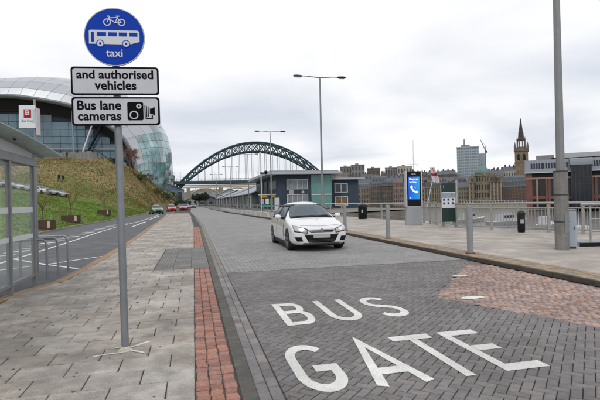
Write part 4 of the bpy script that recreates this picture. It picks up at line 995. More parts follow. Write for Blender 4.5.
        lw = patch('lower_intake', blackM, lambda u, v: (lerp(-1, 1, u) * lerp(0.40, 0.53, v), lerp(0.27, 0.51, v) + 0.02 * (2 * u - 1) ** 2), 'front', 14, 5)
        patch('bumper_lip', mat('bumper_grey', (0.10, 0.10, 0.10), 0.6), lambda u, v: (lerp(-0.56, 0.56, u), lerp(0.205, 0.275, v)), 'front', 20, 3, off=0.008)
        if lw:
            for z in (0.31, 0.35): patch('intake_slat', mat('slat_grey', (0.05, 0.05, 0.05), 0.5), lambda u, v: (lerp(-0.40, 0.40, u), lerp(z, z + 0.012, v)), 'front', 10, 1, off=0.012, parent=lw)
        MB().box(-0.26, -0.032, 0.42, 0.26, -0.020, 0.53).build('number_plate', mat('plate_white', (0.42, 0.42, 0.41), 0.4, var=0.02), t_, bevel=0.002)
        mb = MB(); mb.prism(arc(0, 0.645, 0.052, 0.052, 0, 360, 20)[:-1], -0.030, -0.004, 'y'); em = mb.build('emblem', chrome, t_)
        flat('emblem_bar', [[(-0.045, 0.650), (0.045, 0.650), (0.045, 0.641), (-0.045, 0.641)]], blackM, em, -0.031)
        for x0, x1 in ((-0.50, 0.05), (0.08, 0.55)):
            patch('wiper', blackM, lambda u, v: (lerp(x0, x1, u), lerp(1.012, 1.03, v) + 0.02 * u), 'front', 8, 1, off=0.014)
        patch('bonnet_seam', mat('seam_grey', (0.38, 0.38, 0.39), 0.6), lambda u, v: (lerp(-0.60, 0.60, u), 0.125 + 0.12 * (2 * u - 1) ** 2 + 0.008 * v), 'top', 16, 1, off=0.001)
    else:
        for s_ in (-1, 1):
            patch('headlight', lampM, lambda u, v: (s_ * lerp(0.45, 0.76, u), lerp(0.58, 0.70, v) * zs), 'front', 4, 2)
            patch('tail_light', mat('tail_red', (0.35, 0.01, 0.01), 0.2), lambda u, v: (s_ * lerp(0.50, 0.66, u), lerp(0.66, 0.82, v) * zs), 'rear', 4, 2)
        patch('grille', blackM, lambda u, v: (lerp(-0.36, 0.36, u), lerp(0.30, 0.50, v) * zs), 'front', 6, 2)
    MB().box(-0.86, 0.5, 0.14, 0.86, 3.95 * ys, 0.30).build('underbody', blackM, t_)
    return t_
carW = mat('car_white', (0.74, 0.75, 0.76), 0.22, var=0.01, coat=1, spec=0.5)
make_car('white hatchback driving towards the camera with its headlight on', carW, (3.70, 13.35, -0.004), 0, lit=True, name='white_hatchback')
def paint(n, c): return mat('car_' + n, c, 0.25, var=0.02, coat=1)
# far end of the street
rc = make_car('red car parked at the far end of the footway, facing down the street', paint('red', (0.42, 0.012, 0.02)), (-4.1, 95.0, -0.05), R(8), detail=False, name='parked_car')
def car_copy(src, loc, rz, label, col, group=None):
    c = copy_tree(src, loc, rz, label)
    if group: c['group'] = group
    for k in kids(c):
        if k.name.startswith('body'): k.data = k.data.copy(); k.data.materials[0] = col
    return c
car_copy(rc, (-2.3, 104.0, -0.05), R(-12), 'second red car close behind the nearest red one', paint('dark_red', (0.30, 0.02, 0.03)))
car_copy(rc, (-2.6, 128.0, -0.05), R(5), 'white car behind the two red cars at the end of the footway', paint('pearl', (0.6, 0.6, 0.6)))
car_copy(rc, (-0.2, 150.0, -0.02), R(0), 'black car far up the main road below the bridge', paint('black', (0.02, 0.02, 0.025)))
car_copy(rc, (-4.0, 155.0, -0.05), R(10), 'silver car half hidden at the far bend of the left road', paint('silver', (0.3, 0.31, 0.32)))
hs = [(p.x, p.y) for p in (on_bank(*q) for q in ((22, 190.5), (31, 192), (40, 193.2), (49, 194.6), (58, 196.2), (67, 198), (13, 189), (4, 188)))]
desc = ['white car parked on the bank just right of the shelter post', 'silver car parked on the bank, second from the shelter', 'pale blue car parked on the bank in the middle of its row', 'white car parked on the bank below the two walkers', 'grey car parked on the bank, last but one towards the road', 'silver car parked last in the row on the bank, nearest the road', 'white car on the bank seen through the shelter glass', 'silver car on the bank at the very left of the picture, behind glass']
cols = [('pearl', (0.6, 0.6, 0.6)), ('silver', (0.35, 0.36, 0.38)), ('pale_blue', (0.35, 0.42, 0.5)), ('pearl', (0.6, 0.6, 0.6)), ('grey', (0.2, 0.21, 0.23)), ('silver', (0.35, 0.36, 0.38)), ('pearl', (0.6, 0.6, 0.6)), ('silver', (0.35, 0.36, 0.38))]
for (x, y), d_, c_ in zip(hs, desc, cols):
    car_copy(rc, (x, y, hill_h(x, y) + 0.12), R(50), d_, paint(*c_), 'cars parked on the grass bank')

car_copy(rc, (-5.35, 76.0, -0.05), R(14), 'small dark green car on the left road in front of the red cars', paint('dark_green', (0.015, 0.075, 0.022)))

# ------------------------------------------------------------ people on the bank
def person(loc, rz, coat, trousers, label, stride=0.18):
    J = {'pel': (0, 0, .95), 'ch': (0, .02, 1.30), 'nk': (0, .0, 1.48), 'hd': (0, -.02, 1.60), 'hd2': (0, -.02, 1.74),
         'hl': (-.10, 0, .90), 'kl': (-.11, -.10 - stride * .3, .50), 'al': (-.11, -stride, .09), 'tl': (-.12, -stride - .16, .04),
         'hr': (.10, 0, .90), 'kr': (.11, .02, .50), 'ar': (.11, stride, .10), 'tr': (.12, stride - .14, .04),
         'sl': (-.19, 0, 1.42), 'el': (-.25, .05, 1.16), 'wl': (-.23, -.06, .93), 'fl': (-.22, -.09, .84), 'sr': (.19, 0, 1.42), 'er': (.25, .02, 1.16), 'wr': (.24, -.12, .95), 'fr': (.23, -.16, .87)}
    Rd = {'pel': .15, 'ch': .165, 'nk': .06, 'hd': .095, 'hd2': .08, 'hl': .10, 'kl': .065, 'al': .045, 'tl': .035, 'hr': .10, 'kr': .065, 'ar': .045, 'tr': .035, 'sl': .075, 'el': .05, 'wl': .035, 'fl': .03, 'sr': .075, 'er': .05, 'wr': .035, 'fr': .03}
    E_ = [('pel','ch'),('ch','nk'),('nk','hd'),('hd','hd2'),('pel','hl'),('hl','kl'),('kl','al'),('al','tl'),('pel','hr'),('hr','kr'),('kr','ar'),('ar','tr'),('ch','sl'),('sl','el'),('el','wl'),('wl','fl'),('ch','sr'),('sr','er'),('er','wr'),('wr','fr')]
    ks_ = list(J); me = bpy.data.meshes.new('person'); me.from_pydata([J[k] for k in ks_], [(ks_.index(a), ks_.index(b)) for a, b in E_], [])
    o = bpy.data.objects.new('person', me); COL.objects.link(o); sk = o.modifiers.new('skin', 'SKIN')
    for i, k in enumerate(ks_): me.skin_vertices[0].data[i].radius = (Rd[k], Rd[k])
    me.skin_vertices[0].data[0].use_root = True
    o.modifiers.new('sub', 'SUBSURF').levels = 1; o.modifiers['sub'].render_levels = 1
    dg = bpy.context.evaluated_depsgraph_get(); m2 = bpy.data.meshes.new_from_object(o.evaluated_get(dg)); bpy.data.objects.remove(o)
    skin = mat('skin', (0.42, 0.26, 0.19), 0.6); hair = mat('hair', (0.03, 0.02, 0.015), 0.8)
    m2.materials.clear()
    for m_ in (coat, trousers, skin, hair): m2.materials.append(m_)
    for p in m2.polygons:
        z = p.center.z; p.use_smooth = True
        p.material_index = 3 if (z > 1.66 or (z > 1.54 and p.center.y > 0.02)) else 2 if z > 1.50 else 1 if z < 0.86 and abs(p.center.x) < 0.19 else (2 if z < 0.90 and abs(p.center.x) > 0.2 else 0)
    o = bpy.data.objects.new('person', m2); COL.objects.link(o); o.location = loc; o.rotation_euler[2] = rz
    tag(o, label, 'person', 'walkers on the grass bank'); return o
def driver(loc, label):
    J = {'pel': (0, .38, .55), 'ch': (0, .50, .92), 'nk': (0, .50, 1.08), 'hd': (0, .46, 1.18), 'hd2': (0, .46, 1.30), 'hl': (-.1, .34, .52), 'kl': (-.13, -.06, .66), 'al': (-.13, -.36, .40), 'hr': (.1, .34, .52), 'kr': (.13, -.06, .66), 'ar': (.13, -.36, .40),
         'sl': (-.19, .48, 1.03), 'el': (-.27, .24, .84), 'wl': (-.17, .0, .96), 'fl': (-.16, -.06, .99), 'sr': (.19, .48, 1.03), 'er': (.27, .24, .84), 'wr': (.17, .0, .96), 'fr': (.16, -.06, .99)}
    Rd = {'pel': .15, 'ch': .16, 'nk': .055, 'hd': .09, 'hd2': .075, 'hl': .09, 'kl': .065, 'al': .045, 'hr': .09, 'kr': .065, 'ar': .045, 'sl': .075, 'el': .05, 'wl': .035, 'fl': .035, 'sr': .075, 'er': .05, 'wr': .035, 'fr': .035}
    E_ = [('pel','ch'),('ch','nk'),('nk','hd'),('hd','hd2'),('pel','hl'),('hl','kl'),('kl','al'),('pel','hr'),('hr','kr'),('kr','ar'),('ch','sl'),('sl','el'),('el','wl'),('wl','fl'),('ch','sr'),('sr','er'),('er','wr'),('wr','fr')]
    k_ = list(J); me = bpy.data.meshes.new('person'); me.from_pydata([J[q] for q in k_], [(k_.index(a), k_.index(b)) for a, b in E_], [])
    o = bpy.data.objects.new('person', me); COL.objects.link(o); o.modifiers.new('skin', 'SKIN')
    for i, q in enumerate(k_): me.skin_vertices[0].data[i].radius = (Rd[q], Rd[q])
    me.skin_vertices[0].data[0].use_root = True; o.modifiers.new('sub', 'SUBSURF').render_levels = 2; o.modifiers['sub'].levels = 2
    m2 = bpy.data.meshes.new_from_object(o.evaluated_get(bpy.context.evaluated_depsgraph_get())); bpy.data.objects.remove(o); m2.materials.clear()
    for m_ in (mat('blue_jumper', (0.05, 0.06, 0.09), 0.9), mat('skin', (0.42, 0.26, 0.19), 0.6), mat('hair', (0.03, 0.02, 0.015), 0.8)): m2.materials.append(m_)
    for p in m2.polygons: p.use_smooth = True; c = p.center; p.material_index = (2 if c.z > 1.30 or c.y > .49 and c.z > 1.14 else 1) if c.z > 1.09 else 1 if c.y < .03 and c.z > .86 else 0
    o = bpy.data.objects.new('person', m2); COL.objects.link(o); o.location = loc; tag(o, label, 'person')
driver((3.70 - 0.36, 13.35 + 1.86, -0.004), 'driver in dark clothes at the steering wheel of the white hatchback')
ck = mat('dark_coat', (0.018, 0.018, 0.022), 0.9); tr_ = mat('dark_trousers', (0.03, 0.03, 0.04), 0.9)
for px, Y, lab in ((59.0, 104, 'left one of two dark-clothed walkers on the brown slope'), (63.3, 102, 'right one of two dark-clothed walkers on the brown slope')):
    p = on_bank(px, 182.5 + (px > 60)); person((p.x, p.y, hill_h(p.x, p.y) - .03), R(160), ck, tr_, lab)
p = on_bank(67, 158.5); person((p.x, p.y, hill_h(p.x, p.y)), R(20), ck, tr_, 'person in dark clothes by the wall at the top of the bank')

# ------------------------------------------------------------ planters with bare trees
barkM = mat('bark', (0.10, 0.075, 0.05), 0.95, var=0.25, scale=10)
def branch(mb, p, d, L_, r_, depth, leaves=None):
    q = p + d * L_; mb.tube([p, p + d * L_ * .5 + Vector((random.uniform(-1, 1), random.uniform(-1, 1), 0)) * L_ * .06, q], [r_, r_ * .8, r_ * .6], 5 if depth > 1 else 3)
    if leaves is not None and depth <= 1: leaves.append(q)
    if depth == 0: return
    for _ in range(random.choice((2, 3, 3))):
        nd = (d + Vector((random.uniform(-1, 1), random.uniform(-1, 1), random.uniform(-.25, .6))) * .75).normalized()
        branch(mb, p + d * L_ * random.uniform(.45, 1), nd, L_ * random.uniform(.55, .8), r_ * .55, depth - 1, leaves)
def bare_tree(loc, h, label, group, bark=barkM, leafm=None, nl=0, depth=4, name='bare_tree', leaf=0.03, spread=1.0, cat='tree'):
    t_ = thing(name, label, cat, loc, random.uniform(0, 6), group)
    MB().tube([(0, 0, -0.3), (0.02 * h, 0, h * .2), (0, 0.01 * h, h * .42)], [h * .022, h * .017, h * .013], 7).build('trunk', bark, t_, smooth=60)
    mb = MB(); tips = []
    for k in range(5):
        q = k * 1.26 + random.random(); zz = h * random.uniform(.25, .42)
        branch(mb, Vector((0, 0, zz)), Vector((math.cos(q) * spread * .6, math.sin(q) * spread * .6, 0.9)).normalized(), h * .24, h * .010, depth, tips)
    mb.build('limb', bark, t_)['kind'] = 'stuff'
    if leafm:
        lm = MB()
        for tpt in tips:
            for _ in range(nl):
                c = tpt + Vector((random.gauss(0, 1), random.gauss(0, 1), random.gauss(0, 1))) * h * .045
                u = Vector((random.uniform(-1, 1), random.uniform(-1, 1), random.uniform(-1, 1))).normalized(); v = u.orthogonal().normalized()
                g_ = random.uniform(.6, 1.4); lm.cur = (g_, g_, g_); s_ = leaf * h * random.uniform(.6, 1.3)
                lm.face([c - u * s_, c - v * s_ * .6, c + u * s_, c + v * s_ * .6])
        lm.build('crown', leafm, t_, recalc=False)['kind'] = 'stuff'
    return t_
woodP = mat('planter_wood', (0.085, 0.05, 0.035), 0.85, var=0.3, scale=8)
pl_l = ['nearest wooden planter on the grass verge beside the left road', 'middle wooden planter of three on the verge', 'farthest wooden planter, the one left of the sign pole']
tr_l = ['bare young tree in the nearest planter', 'bare branching tree in the middle planter', 'bare leaning tree in the farthest planter']
for (px, py, Y), a_, b_ in zip(((43, 226.5, 33), (71, 221, 42), (104, 217, 57)), pl_l, tr_l):
    p = at(px, py, Y); z = hill_h(p.x, p.y)
    t_ = thing('wooden_planter', a_, 'planter', (p.x, p.y, z - 0.05), R(-12), 'wooden planters on the verge')
    for s_ in (-1, 1):
        for k in range(4):
            MB().box(-0.62, s_ * 0.4 - 0.02, 0.05 + k * 0.155, 0.62, s_ * 0.4 + 0.02, 0.195 + k * 0.155).build('board', woodP, t_)
            MB().box(s_ * 0.60 - 0.02, -0.38, 0.05 + k * 0.155, s_ * 0.60 + 0.02, 0.38, 0.195 + k * 0.155).build('end_board', woodP, t_)
    MB().box(-0.575, -0.375, 0.0, 0.575, 0.375, 0.56).build('soil', mat('soil', (0.05, 0.035, 0.025), 0.95), t_)
    MB().box(0.50, -0.435, 0.18, 0.66, -0.425, 0.62).build('notice', mat('cream_notice', (0.55, 0.5, 0.36), 0.6), t_)
    bare_tree((p.x, p.y, z + 0.5), 2.6 if Y < 50 else 3.0, b_, 'bare trees in the planters', mat('moss_bark', (0.15, 0.12, 0.05), 0.95), mat('catkin', (0.22, 0.17, 0.05), 0.9, tone=True), 2, 3, leaf=0.012)

# ------------------------------------------------------------ concert hall on the hill
hall = thing('concert_hall', 'large curved glass and steel concert hall on top of the bank', 'building')
cladM = mat('white_cladding', (0.47, 0.485, 0.51), 0.36, metal=0.35, var=0.05, scale=0.15)
cladB = mat('cladding_joint', (0.30, 0.31, 0.33), 0.6, var=0.05)
fasM = mat('roof_fascia', (0.20, 0.22, 0.24), 0.4, metal=0.4, var=0.1)
hallG = mat('hall_glass', (0.065, 0.14, 0.215), 0.08, var=0.5, scale=0.09, spec=0.9, col2=(0.12, 0.20, 0.25))
hallT = mat('hall_teal_glass', (0.10, 0.25, 0.26), 0.08, var=0.6, scale=0.2, spec=0.9, col2=(0.30, 0.47, 0.48))
mulM = mat('mullion_grey', (0.28, 0.32, 0.34), 0.4, metal=0.4)
A_px = [(-420, 190), (-330, 150), (-220, 120), (-110, 103), (-40, 98), (0, 97), (30, 99), (75, 108), (108, 126), (130, 149), (139, 190)]
B_px = [(-420, 190), (-330, 143), (-220, 110), (-110, 94), (-40, 88), (0, 86), (70, 83.5), (120, 95), (150, 111), (166, 134), (172, 158), (170, 178), (165, 192)]
def resample(P, n):
    P = [Vector(p) for p in P]; d = [0]
    for a, b in zip(P, P[1:]): d.append(d[-1] + (b - a).length)
    out_ = []
    for k in range(n + 1):
        s_ = d[-1] * k / n; i = max(j for j in range(len(d) - 1) if d[j] <= s_ + 1e-6)
        # catmull
        t_ = (s_ - d[i]) / (d[i + 1] - d[i]); p1, p2 = P[i], P[i + 1]; p0 = P[max(i - 1, 0)]; p3 = P[min(i + 2, len(P) - 1)]
        m1, m2_ = (p2 - p0) * .5, (p3 - p1) * .5
        out_.append(p1 * (2*t_**3 - 3*t_**2 + 1) + m1 * (t_**3 - 2*t_**2 + t_) + p2 * (-2*t_**3 + 3*t_**2) + m2_ * (t_**3 - t_**2))
    return out_
NU = 48
A3 = [at(p.x, p.y, 170) for p in resample(A_px, NU)]
B3 = [at(p.x, p.y, 205) for p in resample(B_px, NU)]
C3 = [Vector((p.x * 0.97 - 2, 262, max(4, p.z * 0.86))) for p in B3]
def loftp(k, v):   # v 0..1 from mouth to the widest line, 1..2 towards the back
    if v <= 1:
        a, b = A3[k], B3[k]; e = math.sin(v * math.pi / 2); return Vector((a.x + (b.x - a.x) * e, a.y + (b.y - a.y) * (1 - math.cos(v * math.pi / 2)) ** 0.9, a.z + (b.z - a.z) * e))
    b, c = B3[k], C3[k]; v -= 1; return Vector((b.x + (c.x - b.x) * v, b.y + (c.y - b.y) * v, b.z + (c.z - b.z) * v ** 2))
NV = 6
base = MB(); vs = [loftp(k, j / NV) for j in range(2 * NV + 1) for k in range(NU + 1)]
base.add(vs, [(j*(NU+1)+k, j*(NU+1)+k+1, (j+1)*(NU+1)+k+1, (j+1)*(NU+1)+k) for j in range(2*NV) for k in range(NU)])
roof_base = base.build('roof', cladB, hall, smooth=80)
def panel(name, pts, m, parent, off, inset, th=None):
    c = sum(pts, Vector()) / len(pts); n_ = (pts[1] - pts[0]).cross(pts[2] - pts[0])
    if n_.length < 1e-6: return
    n_.normalize(); o_ = Vector((-0.25, -1, 0.55)) if c.x < -14 and c.y < 204 else Vector((1, -0.2, 0.3))
    if n_.dot(o_) < 0: n_ = -n_
    mb = MB(); q = [p + (c - p).normalized() * inset for p in pts]; f = [p + n_ * off for p in q]; r_ = [p - n_ * 0.05 for p in q]; k = len(q)
    mb.add(f + r_, [tuple(range(k))] + [(i, (i + 1) % k, k + (i + 1) % k, k + i) for i in range(k)]); return mb.build(name, m, parent)
for k in range(NU):
    for j in range(NV if k < NU * .62 else 2 * NV):
        pts = [loftp(k, j / NV), loftp(k + 1, j / NV), loftp(k + 1, (j + 1) / NV), loftp(k, (j + 1) / NV)]
        c = sum(pts, Vector()) / 4
        # glazed river end: stepped edge climbing to the right
        br__ = c.x / c.y; thr = (148.5 if c.z > at(150, 129, c.y).z else 145.5 if c.z > at(147, 139, c.y).z else 142 if c.z > at(144, 158, c.y).z else 138)
        if k > NU * .7 and (br__ > at(thr, 150, 1).x or j >= NV):
            for a2 in range(2):
                for b2 in range(2):
                    ql = lambda u, v: (pts[0] * (1-u) + pts[1] * u) * (1-v) + (pts[3] * (1-u) + pts[2] * u) * v
                    panel('glass_pane', [ql(a2/2, b2/2), ql(a2/2+.5, b2/2), ql(a2/2+.5, b2/2+.5), ql(a2/2, b2/2+.5)], hallT, roof_base, 0.10, 0.16)
        elif c.x > -95: panel('roof_panel', pts, cladM, roof_base, 0.08, 0.09)
# fascia and black soffit under the mouth
mb = MB(); mb.tube([p + Vector((0, -0.4, 0.2)) for p in A3], 0.75, 6); mb.build('fascia', fasM, hall, smooth=60)
def inward(P, d): 
    o = []
    for i, p in enumerate(P):
        t_ = (P[min(i + 1, len(P) - 1)] - P[max(i - 1, 0)]).normalized(); n_ = Vector((t_.z, 0, -t_.x))
        o.append(p + n_ * (d[i] if isinstance(d, list) else d))
    return o
dd = [2.6 + 1.2 * math.sin(math.pi * min(max((k - NU * .35) / (NU * .6), 0), 1)) if k < NU * .93 else 1.6 for k in range(NU + 1)]
S3 = inward(A3, dd)
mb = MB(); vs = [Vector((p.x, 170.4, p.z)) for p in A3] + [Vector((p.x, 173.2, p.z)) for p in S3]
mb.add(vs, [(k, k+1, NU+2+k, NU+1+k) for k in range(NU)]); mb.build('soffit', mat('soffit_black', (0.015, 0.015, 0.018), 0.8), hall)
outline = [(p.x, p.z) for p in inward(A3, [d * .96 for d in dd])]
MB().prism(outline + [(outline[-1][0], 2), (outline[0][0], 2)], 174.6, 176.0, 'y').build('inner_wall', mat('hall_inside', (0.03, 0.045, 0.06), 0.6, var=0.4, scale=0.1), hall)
gw = thing('x', 'x', 'x'); bpy.data.objects.remove(gw)
glz = MB().box(-19.6, 173.9, 4, -19.5, 174.0, 6).build('glazed_wall', mulM, hall)
x = -92.0
while x < -19:
    z = 8.0
    while z < 40:
        wd, ht = 2.66, 2.5
        if all(inside(cx, cz, outline + [(outline[-1][0], 2), (outline[0][0], 2)]) for cx, cz in ((x + .3, z + ht - .2), (x + wd - .3, z + ht - .2))):
            MB().box(x + 0.06, 174.0, z + 0.06, x + wd - 0.06, 174.15, z + ht - 0.06).build('glass_pane', hallG, glz)
        z += ht
    x += wd
mb = MB(); mb.box(-93, 174.25, 7, -19, 174.3, 8.0)
for i in range(21):
    xx = -92 + 3.55 * i
    mb.box(xx - 0.10, 173.7, 7, xx + 0.10, 174.4, 36 if xx < -30 else 22)
MB().box(-92, 173.6, 21.0, -24, 173.9, 21.5).build('transom', mulM, hall)
MB().box(-92, 173.6, 14.4, -21, 173.9, 14.9).build('transom', mulM, hall)
for a, b, m_, r_ in (((93, 122), (80, 160), whiteM, 0.28), ((103, 122), (88, 152), blackM, 0.45), ((72, 106), (74, 160), mulM, 0.3)):
    MB().cyl(at(*a, 171.5), at(*b, 171.5), r_, n=8).build('strut', m_, hall)
MB().box(-34, 172.2, 4, -20.5, 173.4, 13.5).build('brick_reflection', mat('reflection_brown', (0.18, 0.10, 0.055), 0.7, var=0.5, scale=0.4), hall)  # brown block standing in for brick mirrored in the hall glass
# pale block at the joint between the mouth and the glass end
# terrace wall and the stepped ramp
tw = thing('terrace_wall', 'grey concrete terrace wall along the top of the bank in front of the hall', 'wall')
conc = mat('concrete', (0.25, 0.235, 0.21), 0.85, var=0.18, scale=0.6)
a = at(60, 152.5, 128); b = at(90, 151.5, 128); c = at(133, 181, 136)
for k in range(8):
    p, q = a.lerp(b, k / 8), a.lerp(b, (k + .97) / 8)
    MB().prism([(p.x, p.y), (q.x, q.y), (q.x, q.y + .5), (p.x, p.y + .5)], 10, p.z - 0.2 + (k % 2) * 0.35).build('panel', conc, tw)
for k in range(12):
    p, q = b.lerp(c, k / 12), b.lerp(c, (k + .96) / 12); mb = MB()
    mb.add([(p.x, p.y, p.z - 4), (q.x, q.y, q.z - 4), (q.x, q.y, q.z + .3), (p.x, p.y, p.z + .3), (p.x, p.y + .5, p.z - 4), (q.x, q.y + .5, q.z - 4), (q.x, q.y + .5, q.z + .3), (p.x, p.y + .5, p.z + .3)], [(0,1,2,3),(7,6,5,4),(0,4,5,1),(3,2,6,7),(0,3,7,4),(1,5,6,2)])
    mb.build('ramp_panel', conc, tw)
    MB().cyl((p.x, p.y, p.z), (p.x, p.y, p.z + 1.5), 0.07, n=5).build('ramp_post', darkS, tw)
MB().tube([b + Vector((0, 0, 1.5)), c + Vector((0, 0, 1.5))], 0.09, 6).build('ramp_rail', darkS, tw)
# reddish bare bushes on the right of the bank
redT = mat('red_twigs', (0.17, 0.085, 0.065), 0.95, var=0.2, tone=True)
for px, Y, h_, lab in ((130, 138, 8.0, 'reddish bare tree in front of the hall, right of the sign pole'), (134, 140, 7.0, 'smaller reddish bare tree touching the one right of the pole'), (151, 142, 6.5, 'reddish bare tree below the glass end of the hall'), (146, 138, 4.5, 'low reddish bush just left of the tree below the glass end')):
    p = at(px, 185, Y); z = hill_h(p.x, p.y); bare_tree((p.x, p.y, z), h_, lab, 'reddish bare trees on the bank', mat('red_bark', (0.14, 0.08, 0.06), 0.95), redT, 5, 3, leaf=0.016)
shrubM = mat('shrub_green', (0.05, 0.07, 0.03), 0.95, var=0.3, scale=1, tone=True)
def bush(loc, rx, ry, rz_, label, n=260, m=shrubM, leaf=0.25, group='shrubs on the bank', name='shrub', cat='shrub'):
    t_ = thing(name, label, cat, loc, 0, group); st = MB()
    for k in range(4): st.tube([(0, 0, -0.3), (random.uniform(-.4, .4) * rx, random.uniform(-.4, .4) * ry, rz_ * .9)], [0.08, 0.03], 4)
    st.build('stem', barkM, t_)['kind'] = 'stuff'
    mb = MB()
    lumps = [(random.uniform(-.6, .6), random.uniform(-.6, .6), random.uniform(.3, .75), random.uniform(.3, .5)) for _ in range(7)]
    for _ in range(n):
        lx, ly, lz_, lr = random.choice(lumps); d = Vector((random.gauss(0, 1), random.gauss(0, 1), random.gauss(0, 1))).normalized() * lr * random.uniform(.6, 1.05)
        c = Vector(((lx + d.x) * rx, (ly + d.y) * ry, max((lz_ + d.z) * rz_, 0.02))); u = Vector((random.uniform(-1, 1), random.uniform(-1, 1), random.uniform(-1, 1))).normalized(); v = u.orthogonal().normalized()
        s_ = leaf * random.uniform(.6, 1.4); g_ = random.uniform(.5, 1.6); mb.cur = (g_, g_, g_ * .9); mb.face([c - u * s_, c - v * s_ * .7, c + u * s_, c + v * s_ * .7])
    mb.build('foliage', m, t_, recalc=False)['kind'] = 'stuff'; return t_
for px, Y, r_, lab in ((140, 133, 2.2, 'green shrub on the bank left of the glass end'), (158, 150, 2.6, 'green shrub at the foot of the glass end'), (163, 160, 2.2, 'last green shrub where the bank meets the road'), (117, 128, 2.0, 'green shrub close behind the sign pole on the bank'), (168, 175, 3.0, 'dark shrub beyond the dark green car at the foot of the bank')):
    p = at(px, 190, Y); bush((p.x, p.y, hill_h(p.x, p.y)), r_ * 1.5, r_, r_, lab)
for px, Y, lab in ((33, 96, 'thin white marker post on the brown slope left of the walkers'),):
    p = at(px, 180, Y); tag(MB().cyl((0, 0, -.2), (0, 0, 2.2), 0.05, n=6).build('marker_post', whiteM, loc=(p.x, p.y, hill_h(p.x, p.y))), lab, 'post')

# ------------------------------------------------------------ arch bridge
brM = mat('bridge_green', (0.032, 0.066, 0.080), 0.6, var=0.15, scale=0.2)
brL = mat('bridge_pale', (0.42, 0.46, 0.48), 0.6, var=0.08, scale=0.2)
stoneT = mat('pylon_stone', (0.27, 0.24, 0.20), 0.9, var=0.15, scale=0.3)
brg = thing('arch_bridge', 'green steel arch bridge with a lattice arch high over the river', 'bridge')
up = lambda x: 64.3 - 0.0067 * (x - 65.5) ** 2
lo = lambda x: 55.0 - 0.00605 * (x - 65.5) ** 2
xs_ = [-23 + 7.05 * i for i in range(26)]
for yb in (486.0, 497.0):
    chU = MB().tube([(x, yb, up(x)) for x in xs_], 1.0, 6).build('upper_chord', brM, brg)
    chL = MB().tube([(x, yb, lo(x)) for x in xs_[1:-1]], 0.95, 6).build('lower_chord', brM, brg)
    for i in range(1, 24):
        a, b = xs_[i], xs_[i + 1]
        if up(a) - lo(a) < 1.2: continue
        MB().cyl((a, yb, lo(a)), (a, yb, up(a)), 0.5, n=4).build('strut', brM, brg)
        MB().cyl((a, yb, lo(a)), (b, yb, up(b)), 0.6, n=4).build('diagonal', brM, brg)
        MB().cyl((a, yb, up(a)), (b, yb, lo(b)), 0.6, n=4).build('diagonal', brM, brg)
for i in range(1, 25):
    x = xs_[i]
    if up(x) > 30:
        MB().cyl((x, 486, up(x)), (x, 497, up(x)), 0.3, n=4).build('cross_brace', brM, brg)
    if lo(x) > 27:
        for yb in (486.0, 497.0): MB().cyl((x, yb, 25), (x, yb, lo(x)), 0.3, n=4).build('hanger', brL, brg)
MB().box(-230, 484, 21.6, 330, 499, 22.6).build('deck', brM, brg)
for y in (483.4, 499.0): MB().box(-230, y, 21.2, 330, y + 0.6, 24.4).build('girder', brM, brg)
for i in range(100):
    x = -120 + i * 4.0; MB().box(x - 0.12, 482.9, 24.4, x + 0.12, 483.3, 26.2).build('parapet_post', brM, brg)
MB().box(-120, 483.0, 26.1, 300, 483.2, 26.4).build('handrail', brM, brg)
MB().box(-120, 483.05, 25.2, 300, 483.15, 25.35).build('handrail', brM, brg)
for x in (-26, 157):
    for yy in (480, 498):
        py_ = MB().box(x - 7, yy, -6, x + 7, yy + 8, 29).build('stone_tower', stoneT, brg)
        MB().box(x - 7.6, yy - .6, 29, x + 7.6, yy + 8.6, 30.2).build('cornice', stoneT, py_)
        for k in range(3): MB().box(x - 4.5 + 3.5 * k, yy - 0.1, 5, x - 3 + 3.5 * k, yy, 17).build('window', darkG, py_)
for x in (-60, -90, -120, 190, 225, 260):
    for yy in (485, 496): MB().box(x - 1.2, yy, -2, x + 1.2, yy + 2, 21.5).build('pier', brM, brg)
for i, x in enumerate((-18, -12, 22, 44, 66, 88, 110)):
    t_ = thing('bridge_lamp', 'thin lamp on the bridge deck, number %s from the left' % ['one', 'two', 'three', 'four', 'five', 'six', 'seven'][i], 'street lamp', (x, 484, 24.4), 0, 'lamps on the bridge deck')
    t_['label'] = ['thin lamp on the bridge deck above the hall end of the street', 'second thin lamp on the bridge deck, left of the arch foot', 'thin bridge lamp under the left rise of the arch', 'thin bridge lamp left of the arch crown', 'thin bridge lamp right below the arch crown', 'thin bridge lamp right of the arch crown', 'thin bridge lamp nearest the navy pub roof'][i]
    MB().cyl((0, 0, 0), (0, 0, 9), 0.14, 0.09, n=6).build('pole', brL, t_); MB().box(-1.2, -.15, 8.9, 1.2, .15, 9.15).build('lamp_head', brL, t_)
